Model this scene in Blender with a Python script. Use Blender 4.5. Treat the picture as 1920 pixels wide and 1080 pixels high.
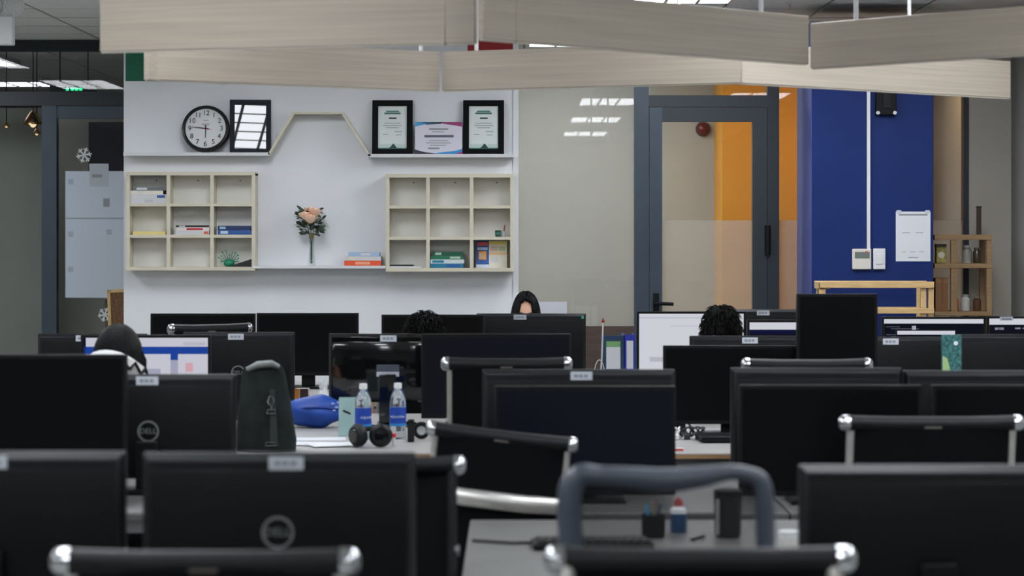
import bpy, bmesh, math, random
from mathutils import Vector, Matrix, Euler
random.seed(7)
for o in list(bpy.data.objects): bpy.data.objects.remove(o, do_unlink=True)
scene = bpy.context.scene
COL = scene.collection
PI = math.pi

# ------------------------------------------------------------------ camera
F = 4400.0            # focal length in pixels of the 1920 frame
HC = 1.53             # camera height
cd = bpy.data.cameras.new('camera'); cam = bpy.data.objects.new('camera', cd); COL.objects.link(cam)
cam.location = (0, 0, HC); cam.rotation_euler = (PI/2, 0, 0)
cd.sensor_width = 36.0; cd.lens = F/1920*36.0
cd.shift_y = -100/1920.0
cd.clip_start = 0.05; cd.clip_end = 100
cd.dof.use_dof = True; cd.dof.focus_distance = 13.6; cd.dof.aperture_fstop = 4.4
scene.camera = cam
# ------------------------------------------------------------------ world, exposure
w = bpy.data.worlds.new('world'); scene.world = w; w.use_nodes = True
w.node_tree.nodes['Background'].inputs[0].default_value = (0.75, 0.82, 0.9, 1)
w.node_tree.nodes['Background'].inputs[1].default_value = 0.15
scene.view_settings.view_transform = 'Standard'
scene.view_settings.look = 'None'
scene.view_settings.gamma = 1.0
scene.view_settings.use_curve_mapping = False
scene.view_settings.exposure = 0.5
LIGHT = 15.0           # ceiling troffer strength

CEIL = 2.91

def P(x, y, s):
    """point seen at pixel (x,y) where one metre measures s pixels"""
    return Vector(((x-960)/s, F/s, HC-(y-440)/s))
def D(s): return F/s
def XX(x, s): return (x-960)/s
def ZZ(y, s): return HC-(y-440)/s

# ------------------------------------------------------------------ materials
def lin(c): return tuple(((v/255)/12.92 if v/255 <= .04045 else ((v/255+.055)/1.055)**2.4) for v in c)
MATS = {}
def mat(name, rgb, rough=.5, metal=0, noise=0.0, nscale=30, stretch=(1,1,1), bump=0.0, bscale=None, spec=None, emit=0, coat=0, trans=0):
    if name in MATS: return MATS[name]
    m = bpy.data.materials.new(name); m.use_nodes = True
    nt = m.node_tree; b = nt.nodes['Principled BSDF']
    c = (*lin(rgb), 1)
    b.inputs['Base Color'].default_value = c
    b.inputs['Roughness'].default_value = rough; b.inputs['Metallic'].default_value = metal
    if spec is not None: b.inputs['Specular IOR Level'].default_value = spec
    if coat: b.inputs['Coat Weight'].default_value = coat
    if trans: b.inputs['Transmission Weight'].default_value = trans
    if emit:
        b.inputs['Emission Color'].default_value = c; b.inputs['Emission Strength'].default_value = emit
    tc = nt.nodes.new('ShaderNodeTexCoord'); mp = nt.nodes.new('ShaderNodeMapping')
    mp.inputs['Scale'].default_value = stretch
    nt.links.new(tc.outputs['Object'], mp.inputs[0])
    if noise:
        n = nt.nodes.new('ShaderNodeTexNoise'); n.inputs['Scale'].default_value = nscale; n.inputs['Detail'].default_value = 5
        nt.links.new(mp.outputs[0], n.inputs['Vector'])
        r = nt.nodes.new('ShaderNodeValToRGB')
        r.color_ramp.elements[0].position = .3; r.color_ramp.elements[1].position = .7
        r.color_ramp.elements[0].color = (*[v*(1-noise) for v in c[:3]], 1)
        r.color_ramp.elements[1].color = (*[min(1, v*(1+noise)) for v in c[:3]], 1)
        nt.links.new(n.outputs['Fac'], r.inputs[0]); nt.links.new(r.outputs[0], b.inputs['Base Color'])
    if bump:
        n2 = nt.nodes.new('ShaderNodeTexNoise'); n2.inputs['Scale'].default_value = bscale or nscale; n2.inputs['Detail'].default_value = 3
        nt.links.new(mp.outputs[0], n2.inputs['Vector'])
        bp = nt.nodes.new('ShaderNodeBump'); bp.inputs['Strength'].default_value = bump; bp.inputs['Distance'].default_value = .01
        nt.links.new(n2.outputs['Fac'], bp.inputs['Height']); nt.links.new(bp.outputs[0], b.inputs['Normal'])
    MATS[name] = m
    return m
def emis(name, rgb, strength):
    if name in MATS: return MATS[name]
    m = bpy.data.materials.new(name); m.use_nodes = True; nt = m.node_tree
    nt.nodes.remove(nt.nodes['Principled BSDF'])
    e = nt.nodes.new('ShaderNodeEmission'); e.inputs[0].default_value = (*lin(rgb), 1); e.inputs[1].default_value = strength
    nt.links.new(e.outputs[0], nt.nodes['Material Output'].inputs[0]); MATS[name] = m
    return m
def glass(name, tint=(251,252,252), film=0.0, filmrgb=(200,205,205), ior=1.5):
    """thin architectural glass: clear + fresnel mirror, optionally a light-scattering film"""
    if name in MATS: return MATS[name]
    m = bpy.data.materials.new(name); m.use_nodes = True; nt = m.node_tree
    nt.nodes.remove(nt.nodes['Principled BSDF'])
    t = nt.nodes.new('ShaderNodeBsdfTransparent'); t.inputs[0].default_value = (*lin(tint), 1)
    last = t.outputs[0]
    if film:
        d = nt.nodes.new('ShaderNodeBsdfDiffuse'); d.inputs[0].default_value = (*lin(filmrgb), 1)
        tl = nt.nodes.new('ShaderNodeBsdfTranslucent'); tl.inputs[0].default_value = (*lin(filmrgb), 1)
        a = nt.nodes.new('ShaderNodeMixShader'); a.inputs[0].default_value = .5
        nt.links.new(d.outputs[0], a.inputs[1]); nt.links.new(tl.outputs[0], a.inputs[2])
        mx = nt.nodes.new('ShaderNodeMixShader'); mx.inputs[0].default_value = film
        nt.links.new(last, mx.inputs[1]); nt.links.new(a.outputs[0], mx.inputs[2]); last = mx.outputs[0]
    g = nt.nodes.new('ShaderNodeBsdfGlossy'); g.inputs['Roughness'].default_value = .005
    fr = nt.nodes.new('ShaderNodeFresnel'); fr.inputs[0].default_value = ior
    mx = nt.nodes.new('ShaderNodeMixShader')
    ge = nt.nodes.new('ShaderNodeNewGeometry'); sb = nt.nodes.new('ShaderNodeMath'); sb.operation = 'SUBTRACT'; sb.inputs[0].default_value = 1
    ml = nt.nodes.new('ShaderNodeMath'); ml.operation = 'MULTIPLY'
    nt.links.new(ge.outputs['Backfacing'], sb.inputs[1]); nt.links.new(sb.outputs[0], ml.inputs[0]); nt.links.new(fr.outputs[0], ml.inputs[1])
    nt.links.new(ml.outputs[0], mx.inputs[0]); nt.links.new(last, mx.inputs[1]); nt.links.new(g.outputs[0], mx.inputs[2])
    nt.links.new(mx.outputs[0], nt.nodes['Material Output'].inputs[0]); MATS[name] = m
    return m

M_wall   = mat('white wall paint', (222,224,228), .75, noise=.03, nscale=2.5, bump=.05, bscale=220)
M_grey   = mat('grey wall paint', (150,151,148), .8, noise=.05, nscale=2, bump=.05, bscale=200)
M_olive  = mat('warm grey wall paint', (168,166,154), .8, noise=.05, nscale=1.5)
M_dkwall = mat('dark grey wall paint', (98,98,92), .8, noise=.08, nscale=2)
M_orange = mat('orange wall paint', (216,150,52), .7, noise=.04, nscale=3)
M_cream  = mat('cream wall paint', (196,176,150), .7, noise=.04, nscale=3)
M_blue   = mat('navy blue wall paint', (20,42,100), .6, spec=.2, noise=.06, nscale=4, bump=.15, bscale=60)
M_carpet = mat('light grey vinyl floor', (158,158,155), .5, noise=.06, nscale=9)
M_tile   = mat('ceiling tile', (228,229,226), .9, noise=.05, nscale=40, bump=.2, bscale=160)
M_grid   = mat('ceiling grid metal', (95,96,96), .6)
M_frame  = mat('slate aluminium frame', (58,70,82), .42, metal=.25, noise=.05, nscale=6)
M_frame2 = mat('dark anthracite aluminium', (38,45,52), .45, metal=.2)
M_black  = mat('black plastic', (11,13,14), .45, spec=.2, noise=.1, nscale=20, bump=.1, bscale=500)
M_blackm = mat('matte black plastic', (11,12,14), .6, spec=.2)
M_screen = mat('switched off screen', (8,9,10), .3, spec=.14)
M_navyscr= mat('switched off bluish screen', (13,16,25), .35, spec=.16)
M_gloss  = mat('glossy black back', (10,11,12), .08, spec=.6, coat=.3)
M_lip    = mat('dark grey plastic', (20,22,26), .42, spec=.28, noise=.05, nscale=20)
M_chrome = mat('polished chrome', (205,208,212), .16, metal=1)
M_alu    = mat('brushed aluminium', (205,203,198), .35, metal=.75, noise=.05, nscale=40)
M_fabric = mat('black mesh fabric', (9,11,13), .8, spec=.12, noise=.2, nscale=200, bump=.3, bscale=400)
M_leath  = mat('black leather', (15,18,21), .42, spec=.25, noise=.1, nscale=40, bump=.2, bscale=250)
M_gplast = mat('slate grey plastic', (66,74,86), .4, noise=.06, nscale=12)
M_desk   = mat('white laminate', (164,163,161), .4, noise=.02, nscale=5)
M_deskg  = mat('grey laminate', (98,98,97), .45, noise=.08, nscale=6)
M_edge   = mat('beech edge band', (168,132,96), .5, noise=.12, nscale=8, stretch=(1,12,12))
M_leg    = mat('grey steel leg', (120,122,124), .4, metal=.6)
M_baffle = mat('ash wood veneer', (166,156,142), .55, noise=.10, nscale=3.0, stretch=(.5,12,30), bump=.04)
M_baffle2= mat('ash wood edge', (196,190,178), .55, noise=.06, nscale=4, stretch=(1,8,8))
M_birch  = mat('pale birch board', (206,200,180), .55, noise=.05, nscale=4, stretch=(1,6,6))
M_birchb = mat('pale back panel', (226,225,220), .6, noise=.02, nscale=4)
M_pine   = mat('pine wood', (205,172,120), .55, noise=.14, nscale=5, stretch=(2,14,14))
M_pined  = mat('weathered pine', (150,120,84), .6, noise=.16, nscale=5, stretch=(2,14,14))
M_white  = mat('white plastic', (214,216,218), .4)
M_paper  = mat('white paper', (214,217,222), .85, noise=.02, nscale=8)
M_dkink  = mat('dark ink', (40,44,48), .8)
M_ink    = mat('grey ink', (140,144,148), .8)
M_skin   = mat('skin', (196,150,124), .55, noise=.05, nscale=14)
M_hair   = mat('black hair', (7,7,8), .5, spec=.12, noise=.4, nscale=120, stretch=(1,1,.15), bump=.5, bscale=160)
M_glass  = glass('clear glass')
M_film   = glass('frosted film glass', (250,250,248), film=.32, filmrgb=(196,192,184))
M_haze   = glass('lightly hazed glass', (250,251,250), film=.26, filmrgb=(178,182,180), ior=1.6)
def C(rgb, rough=.5, **k):
    return mat('paint %d %d %d %.2f' % (*rgb, rough), rgb, rough, **k)

# ------------------------------------------------------------------ mesh building
class MB:
    def __init__(s): s.v = []; s.f = []
    def add(s, vs, fs):
        b = len(s.v); s.v += [tuple(p) for p in vs]; s.f += [tuple(i+b for i in f) for f in fs]; return s
    def box(s, x0, x1, y0, y1, z0, z1):
        return s.add([(x0,y0,z0),(x1,y0,z0),(x1,y1,z0),(x0,y1,z0),(x0,y0,z1),(x1,y0,z1),(x1,y1,z1),(x0,y1,z1)],
                     [(0,3,2,1),(4,5,6,7),(0,1,5,4),(1,2,6,5),(2,3,7,6),(3,0,4,7)])
    def cbox(s, c, d): 
        return s.box(c[0]-d[0]/2, c[0]+d[0]/2, c[1]-d[1]/2, c[1]+d[1]/2, c[2]-d[2]/2, c[2]+d[2]/2)
    def frustum(s, r0, y0, r1, y1):
        """r=(x0,x1,z0,z1) rectangles at y0 (front) and y1"""
        v = []
        for r, y in ((r0,y0),(r1,y1)):
            v += [(r[0],y,r[2]),(r[1],y,r[2]),(r[1],y,r[3]),(r[0],y,r[3])]
        return s.add(v, [(0,1,2,3),(7,6,5,4),(0,4,5,1),(1,5,6,2),(2,6,7,3),(3,7,4,0)])
    def tube(s, path, r, n=10, caps=True, flat=1.0):
        path = [Vector(p) for p in path]; k = len(path)
        rs = r if isinstance(r, (list, tuple)) else [r]*k
        t0 = (path[1]-path[0]).normalized()
        up = Vector((0,0,1)) if abs(t0.z) < .9 else Vector((1,0,0))
        nrm = (up - t0*up.dot(t0)).normalized(); vs = []
        for i, p in enumerate(path):
            t = (path[min(i+1,k-1)]-path[max(i-1,0)])
            t = t.normalized() if t.length > 1e-9 else t0
            nrm = (nrm - t*nrm.dot(t)).normalized(); bn = t.cross(nrm)
            for j in range(n):
                a = 2*PI*j/n
                vs.append(p + nrm*math.cos(a)*rs[i]*flat + bn*math.sin(a)*rs[i])
        fs = [(i*n+j, i*n+(j+1)%n, (i+1)*n+(j+1)%n, (i+1)*n+j) for i in range(k-1) for j in range(n)]
        if caps: fs += [tuple(reversed(range(n))), tuple(range((k-1)*n, k*n))]
        return s.add(vs, fs)
    def cyl(s, p0, p1, r0, r1=None, n=16): return s.tube([p0, p1], [r0, r0 if r1 is None else r1], n)
    def lathe(s, prof, n=20, c=(0,0,0), axis='z'):
        vs = []
        for r, z in prof:
            for j in range(n):
                a = 2*PI*j/n
                q = (r*math.cos(a), r*math.sin(a), z)
                if axis == 'y': q = (q[0], q[2], q[1])
                if axis == 'x': q = (q[2], q[0], q[1])
                vs.append((q[0]+c[0], q[1]+c[1], q[2]+c[2]))
        k = len(prof)
        fs = [(i*n+j, i*n+(j+1)%n, (i+1)*n+(j+1)%n, (i+1)*n+j) for i in range(k-1) for j in range(n)]
        if prof[0][0] > 1e-4: fs.append(tuple(reversed(range(n))))
        if prof[-1][0] > 1e-4: fs.append(tuple(range((k-1)*n, k*n)))
        if axis == 'y': fs = [tuple(reversed(f)) for f in fs]
        return s.add(vs, fs)
    def prism(s, poly, y0, y1):
        """polygon in XZ extruded along Y"""
        n = len(poly)
        vs = [(p[0], y0, p[1]) for p in poly]+[(p[0], y1, p[1]) for p in poly]
        fs = [tuple(range(n)), tuple(reversed(range(n, 2*n)))]+[(i, i+n, (i+1)%n+n, (i+1)%n) for i in range(n)]
        return s.add(vs, fs)
    def ell(s, c, r, nu=14, nv=9, fn=None):
        vs = []; 
        for i in range(nv+1):
            th = PI*i/nv
            for j in range(nu):
                ph = 2*PI*j/nu
                d = Vector((math.sin(th)*math.cos(ph), math.sin(th)*math.sin(ph), math.cos(th)))
                k = fn(d) if fn else 1
                vs.append((c[0]+d.x*r[0]*k, c[1]+d.y*r[1]*k, c[2]+d.z*r[2]*k))
        fs = [(i*nu+j, (i+1)*nu+j, (i+1)*nu+(j+1)%nu, i*nu+(j+1)%nu) for i in range(nv) for j in range(nu)]
        return s.add(vs, fs)
    def xf(s, M, start=0):
        for i in range(start, len(s.v)): s.v[i] = tuple(M @ Vector(s.v[i]))
        return s
    def mesh(s, name, m, smooth=True):
        me = bpy.data.meshes.new(name); me.from_pydata(s.v, [], s.f); me.update()
        bm = bmesh.new(); bm.from_mesh(me); bmesh.ops.remove_doubles(bm, verts=bm.verts, dist=1e-5)
        bmesh.ops.recalc_face_normals(bm, faces=bm.faces); bm.to_mesh(me); bm.free()
        if smooth:
            for p in me.polygons: p.use_smooth = True
            me.set_sharp_from_angle(angle=math.radians(38))
        me.materials.append(m)
        return me

def O(name, g, m=None, parent=None, loc=None, rot=None, bevel=0, seg=2, smooth=True, label=None):
    me = g.mesh(name, m, smooth) if isinstance(g, MB) else g
    o = bpy.data.objects.new(name, me); COL.objects.link(o)
    if m is not None and not me.materials: me.materials.append(m)
    if parent: o.parent = parent
    if loc is not None: o.location = loc
    if rot is not None: o.rotation_euler = rot
    if bevel:
        b = o.modifiers.new('bevel', 'BEVEL'); b.width = bevel; b.segments = seg; b.limit_method = 'ANGLE'; b.angle_limit = math.radians(40)
    if label: o['label'] = label
    return o
def tag(o, label, cat, group=None):
    o['label'] = label; o['category'] = cat
    if group: o['group'] = group
    return o
def E(name, label, cat, loc=(0,0,0), rotz=0, group=None):
    o = bpy.data.objects.new(name, None); COL.objects.link(o); o.empty_display_size = .1
    o.location = loc; o.rotation_euler = (0,0,rotz)
    return tag(o, label, cat, group)
def S(name, g, m, parent=None, **k):
    o = O(name, g, m, parent, **k)
    if parent is None: o['kind'] = 'structure'
    return o
def copy_tree(o, parent=None):
    c = o.copy(); COL.objects.link(c); c.parent = parent
    for ch in o.children:
        copy_tree(ch, c)
    return c
def text_mesh(s, size, m, depth=.0008, align='CENTER', res=3):
    cu = bpy.data.curves.new('text', 'FONT'); cu.body = s; cu.size = size; cu.extrude = depth
    cu.align_x = align; cu.align_y = 'CENTER'; cu.resolution_u = res
    ob = bpy.data.objects.new('text', cu); COL.objects.link(ob)
    dg = bpy.context.evaluated_depsgraph_get()
    me = bpy.data.meshes.new_from_object(ob.evaluated_get(dg))
    bpy.data.objects.remove(ob, do_unlink=True); bpy.data.curves.remove(cu)
    me.materials.clear(); me.materials.append(m)
    return me
ROTF = Euler((PI/2, 0, 0))          # text standing, read from -Y

# ================================================================== THE SETTING
S('floor', MB().box(-5.3, 3.3, -6, 25, -.05, 0), M_carpet)
WY = D(305)                                            # white partition plane 14.43
XL, XR = XX(232,305), XX(971,305)
S('wall_back', MB().box(XL, XR, WY, WY+.12, 0, CEIL), M_wall)
S('wall_left', MB().box(-5.34, -5.2, -6, 25, 0, CEIL), M_grey)
S('wall_right', MB().box(3.12, 3.25, -6, 25, 0, CEIL), M_grey)
S('wall_front', MB().box(-5.2, 3.12, -6.1, -6, 0, CEIL), M_grey)
S('wall_far', MB().box(-5.2, 3.12, 24.6, 24.7, 0, CEIL), M_dkwall)
S('wall_divider', MB().box(-2.387, -2.27, WY+.12, 24.6, 0, CEIL), M_olive)
S('wall_meeting_room', MB().box(-2.27, 1.5, 17.4, 17.5, 0, CEIL), M_olive)
S('wall_orange', MB().box(1.5, 2.2, 16.75, 17.5, 0, CEIL), M_orange)
S('wall_cream', MB().box(2.2, 3.12, 17.4, 17.5, 0, CEIL), M_cream)
# painted colour fields high on the white wall
S('trim_1', MB().box(XL+.012, XX(345,305), WY-.004, WY, ZZ(152,305), CEIL-.02), C((0,96,70), .6))
S('trim_2', MB().box(XX(877,305), XR-.01, WY-.004, WY, ZZ(96,305), CEIL-.02), C((150,26,30), .6))
# white end post of the partition
S('trim_3', MB().box(XR-.03, XR+.004, WY-.008, WY+.125, 0, CEIL), M_wall)

# ceiling: slab with separate tiles (gaps read as the grid lines)
ceil = S('ceiling', MB().box(-5.2, 3.12, -6, 25, CEIL+.012, CEIL+.1), M_grid)
tx0, ty0, T = -2.31-.6*5, 13.73-.6*33, .6
TROFF = [(.97+.6*0, y) for y in (-2.2, 1.6, 5.3, 9.0, 12.97)] + [(-1.43, y) for y in (-2.6, 1.1, 4.2, 6.3, 9.0, 12.3)] + [(-3.83, y) for y in (1.1, 4.8, 9.0, 12.3)] + [(2.37, y) for y in (4.0, 6.2, 9.0, 12.3)]  # outer columns and one inner unit are unseen, added to brighten walls and baffles
tile_me = MB().box(-.29,.29,-.283,.283,0,.012).mesh('ceiling_tile', M_tile)
rest = MB()
for i in range(15):
    for j in range(52):
        cx = tx0+T*(i+.5); cy = ty0+T*(j+.5)
        if cx < -5.2 or cx > 3.2 or cy > 24.5 or cy < -6: continue
        if any(abs(cx-tx) < .45 and abs(cy-ty) < .85 for tx, ty in TROFF) : continue
        if 11.6 < cy < 17.2 and cx > -4.2:
            O('ceiling_tile', tile_me, None, ceil, loc=(cx, cy, CEIL-.001+random.uniform(0,.002)))
        else:
            rest.cbox((cx, cy, CEIL+.006), (.585,.585,.011))
ro = O('ceiling_tiles_beyond', rest, M_tile, ceil, smooth=False); ro['kind'] = 'stuff'

# ------------------------------------------------------------------ ceiling light troffers
M_tube = emis('troffer diffuser', (244,248,254), LIGHT)
def troffer_proto():
    t = E('ceiling_light', 'louvred fluorescent ceiling light', 'light')
    h = MB()
    for x0,x1,y0,y1 in ((-.3,-.275,-.62,.62),(.275,.3,-.62,.62),(-.275,.275,-.62,-.595),(-.275,.275,.595,.62)):
        h.box(x0,x1,y0,y1,-.004,.05)
    O('housing', h, M_white, t)
    O('diffuser', MB().box(-.275,.275,-.595,.595,-.004,.03), M_tube, t)
    bl = MB().box(-.275,.275,-.012,.012,-.0065,-.004).mesh('louvre_blade', M_alu)
    for k in range(6): O('louvre_blade', bl, None, t, loc=(0,-.5+k*.2,0))
    sp = MB().box(-.01,.01,-.595,.595,-.012,-.004).mesh('louvre_spine', M_alu)
    for x in (-.092,.092): O('louvre_spine', sp, None, t, loc=(x,0,0))
    return t
tp = troffer_proto()
for i, (x, y) in enumerate(TROFF):
    t = tp if i == 0 else copy_tree(tp)
    t.location = (x, y, CEIL-.038)
    if i == 4: t['label'] = 'louvred fluorescent light in the ceiling above the wooden baffles'
    elif i == 10: t['label'] = 'louvred fluorescent ceiling light above the clock wall'
    else:
        t['label'] = 'louvred fluorescent ceiling light over the desk rows'; t['group'] = 'louvred ceiling lights over the desks'
for i, (x, y, l) in enumerate(((-4.75, 20.9, 'louvred ceiling light seen through the left glass partition'), (-4.2, 18.0, 'nearer louvred ceiling light behind the left glass partition'), (.4, 16.1, 'louvred ceiling light in the glazed meeting room'), (-1.0, 16.1, 'hidden second louvred light added to brighten the meeting room'), (-4.15, 15.0, 'unseen louvred light added to brighten the left glass partition'))):  # last two are out of view, added to brighten meeting room, chart and pier
    t = copy_tree(tp); t.location = (x, y, CEIL-.038); t['label'] = l
    if 'group' in t: del t['group']
    if i == 0: t.rotation_euler.z = PI/2
    if i < 2:
        for ch in t.children:
            if ch.name.startswith('diffuser'): ch.data = ch.data.copy(); ch.data.materials[0] = emis('dimmed diffuser', (236,242,250), 3.2)

PT = 2.80
# ------------------------------------------------------------------ right glazed partition with door
PY = WY+.03
fr = MB()
z_head0, z_head1 = ZZ(200,305), ZZ(178,305)
def fbox(x0, x1, y0, y1, dy=.07, s=305): return (XX(x0,s), XX(x1,s), PY, PY+dy, ZZ(y1,s), ZZ(y0,s))
part = S('partition_frame', MB().box(XX(1190,305), XX(1217,305), PY, PY+.08, 0, PT), M_frame)
S('frame_post', MB().box(XX(1440,305), XX(1462,305), PY, PY+.08, 0, PT), M_frame2, part)
S('frame_header', MB().box(XX(1217,305), XX(1440,305), PY, PY+.08, z_head0, z_head1), M_frame2, part)
S('frame_top', MB().box(XR, XX(1190,305), PY, PY+.08, PT-.06, PT-.001), M_frame, part)
S('frame_top', MB().box(XX(1217,305), XX(1440,305), PY, PY+.08, PT-.06, PT-.001), M_frame, part)
S('frame_skirt', MB().box(XR+.005, XX(1190,305), PY, PY+.08, 0, ZZ(612,305)), mat('dark brown panel', (70,56,48), .6, noise=.2, nscale=6, stretch=(1,1,8)), part)
w1 = S('window_1', MB().box(XR+.004, XX(1190,305), PY+.03, PY+.036, ZZ(612,305), PT-.06), M_haze)
w2 = S('window_2', MB().box(XX(1217,305), XX(1440,305), PY+.03, PY+.036, z_head1, PT-.06), M_glass)
w3 = S('window_3', MB().box(XX(1462,305), XX(1496,305), PY+.03, PY+.036, ZZ(413,305), PT), M_glass)
S('frosted_pane', MB().box(XX(1462,305), XX(1496,305), PY+.03, PY+.036, 0, ZZ(413,305)), M_film, w3)
door = S('door_1', MB().box(XX(1218,305), XX(1242,305), PY-.01, PY+.05, .01, ZZ(201,305)), M_frame)
S('door_stile', MB().box(XX(1412,305), XX(1439,305), PY-.01, PY+.05, .01, ZZ(201,305)), M_frame2, door)
S('door_rail', MB().box(XX(1242,305), XX(1412,305), PY-.01, PY+.05, ZZ(228,305), ZZ(201,305)), M_frame2, door)
S('door_rail', MB().box(XX(1242,305), XX(1412,305), PY-.01, PY+.05, .01, .16), M_frame2, door)
S('door_pane', MB().box(XX(1242,305), XX(1412,305), PY+.018, PY+.024, ZZ(413,305), ZZ(228,305)), M_glass, door)
S('frosted_pane', MB().box(XX(1242,305), XX(1412,305), PY+.018, PY+.024, .16, ZZ(413,305)), M_film, door)
hd = MB().box(XX(1225,305), XX(1236,305), PY-.022, PY-.01, ZZ(585,305), ZZ(550,305))
hd.tube([(XX(1230,305),PY-.02,ZZ(569,305)),(XX(1230,305),PY-.06,ZZ(569,305)),(XX(1240,305),PY-.066,ZZ(569,305)),(XX(1262,305),PY-.066,ZZ(570,305))], .011, 10)
S('door_handle', hd, M_blackm, door)
for zc in (.35, ZZ(450,305)):
    S('door_hinge', MB().cyl((XX(1440,305),PY-.02,zc-.09),(XX(1440,305),PY-.02,zc+.09),.018,n=12), M_blackm, door)
# partition continues right of the pillar
PX = XX(1750,315)
w4 = S('window_4', MB().box(PX-.02, XX(1806,300), D(300), D(300)+.006, ZZ(413,300), PT), M_glass)
S('frosted_pane', MB().box(PX-.02, XX(1806,300), D(300), D(300)+.006, 0, ZZ(413,300)), M_film, w4)
S('frame_post', MB().box(XX(1805,300), XX(1815,300), D(300)-.03, D(300)+.05, 0, PT), M_frame2, w4)
S('frame_post', MB().box(XX(1815,300), 3.12, D(300), D(300)+.05, 0, PT), mat('light warm grey paint',(186,180,170),.8,noise=.05,nscale=2), w4)
# blue pillar
pil = S('wall_pillar', MB().box(XX(1522,315), PX, D(315), 14.67, 0, PT), M_blue, bevel=.004)
S('pillar_side_glare', MB().box(XX(1522,315)-.003, XX(1522,315), D(315)+.002, 14.67, 0, PT), C((66,80,142),.6))  # left face of pillar in lighter blue, side glare painted into its colour
# left glazed partition
LS = 265; LY = D(LS)
lp = S('partition_frame_left', MB().box(XX(78,LS), XX(106,LS), LY, LY+.08, 0, ZZ(172,LS)), M_frame)
S('frame_header', MB().box(-5.2, -2.387, LY-.005, LY+.085, ZZ(198,LS), ZZ(172,LS)), M_frame2, lp)
S('frame_lintel', MB().box(-5.2, -2.387, LY-.005, LY+.12, ZZ(95,LS), CEIL-.001), M_frame2, lp)
S('door_top_rail', MB().box(XX(106,LS), -2.387, LY+.01, LY+.07, ZZ(222,LS), ZZ(198,LS)), M_frame, lp)
w5 = S('window_5', MB().box(-5.2, XX(78,LS), LY+.03, LY+.036, 0, ZZ(198,LS)), M_glass)
w6 = S('window_6', MB().box(XX(106,LS), -2.387, LY+.03, LY+.036, 0, ZZ(222,LS)), M_glass)
w7 = S('window_7', MB().box(-5.2, -2.387, LY+.03, LY+.036, ZZ(172,LS), ZZ(95,LS)), M_glass)
S('wall_grey_pier', MB().box(XX(0,255)-.35, XX(74,255), 17.4, 17.7, 0, ZZ(200,255)), mat('pier paint', (136,138,132), .8, noise=.05, nscale=2))

# warm downlight, and an added one, in the room behind the right partition
def downlight(label, x, y, st):
    t = E('downlight', label, 'light', (x, y, CEIL-.02))
    O('trim_ring', MB().lathe([(.07,.018),(.07,0),(.055,-.002),(.052,.01)], 24), M_white, t)
    O('lamp_disc', MB().lathe([(.0005,.004),(.053,.004),(.053,.012),(.0005,.012)], 24), emis('warm lamp',(255,206,140),st), t)
downlight('warm recessed downlight before the orange wall', 1.75, 15.75, 190)
downlight('unseen warm downlight added to brighten the cream wall', 2.7, 16.2, 190)  # unseen second lamp, added to lift the dark cream wall

S('wall_left_room', MB().box(XX(100,242), -2.387, 18.2, 18.3, 0, CEIL-.35), mat('pale left room paint',(170,170,160),.8,noise=.05,nscale=2))

# ================================================================== HANGING WOODEN BAFFLES
HB = .597                                              # underside above the eye
def bpt(x, y):
    s = (440-y)/HB
    return Vector(((x-960)/s, F/s, HC+HB))
def board(root, a, b, h=.1615, th=.028, name='baffle_board', m=None):
    d = b-a; L = d.length; ang = math.atan2(d.y, d.x)
    o = O(name, MB().box(0, L, 0, th, 0, h), m or M_baffle, root, loc=a, rot=(0,0,ang), bevel=.002, seg=1)
    O('bottom_edge', MB().box(.004, L-.004, .004, th-.004, -.004, .001), M_baffle2, o)
    return o
def rod(root, p, top=CEIL, r=.008):
    O('hanging_rod', MB().cyl((p[0],p[1],HC+HB+.15), (p[0],p[1],top+.005), r, n=10), M_white, root)
bf = E('ceiling_baffle', 'zigzag of ash wood boards hung nearer, across the picture top', 'ceiling baffle')
a, b = bpt(187,97), bpt(890,80)
j = a+(b-a)*.925
board(bf, a, j, h=.185); board(bf, j, b, h=.185)
c0, c1, c2 = bpt(907,73), bpt(968,78), bpt(1517,120)
board(bf, c0, c1, h=.167); board(bf, c1, c2, h=.167)
e0, e1 = bpt(1519,128), bpt(1990,98)
board(bf, e0, e1)
for q in (a.lerp(b,.35), a.lerp(b,.98), c1.lerp(c2,.82), e0.lerp(e1,.2)): rod(bf, (q.x, q.y+.017, 0))
bb = E('ceiling_baffle', 'zigzag of paler wood boards hung behind, closest to the clock wall', 'ceiling baffle')
g0, g1, g2, g3 = bpt(275,149), bpt(825,170), bpt(1390,155), bpt(1895,184)
board(bb, g0, g1); board(bb, bpt(829,170), g2); board(bb, bpt(1392,156), g3)
O('end_board', MB().box(-.012,.012,0,.4,0,.1615), M_baffle, bb, loc=g0+Vector((0,0,0)), rot=(0,0,-.75))
for q in (g0.lerp(g1,.2), g0.lerp(g1,.93), bpt(829,170).lerp(g2,.12), bpt(829,170).lerp(g2,.8), bpt(1392,156).lerp(g3,.6)): rod(bb, (q.x, q.y+.017, 0))

# sprinkler
sp = E('sprinkler_head', 'small pendent fire sprinkler under the ceiling tiles', 'sprinkler', (XX(1481,316), D(316), CEIL))
O('escutcheon', MB().lathe([(.03,0),(.03,-.006),(.012,-.012)], 16), M_white, sp)
O('nozzle', MB().lathe([(.008,-.01),(.008,-.03),(.004,-.032),(.004,-.045),(.018,-.046),(.018,-.048)], 12), M_alu, sp)

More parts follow.
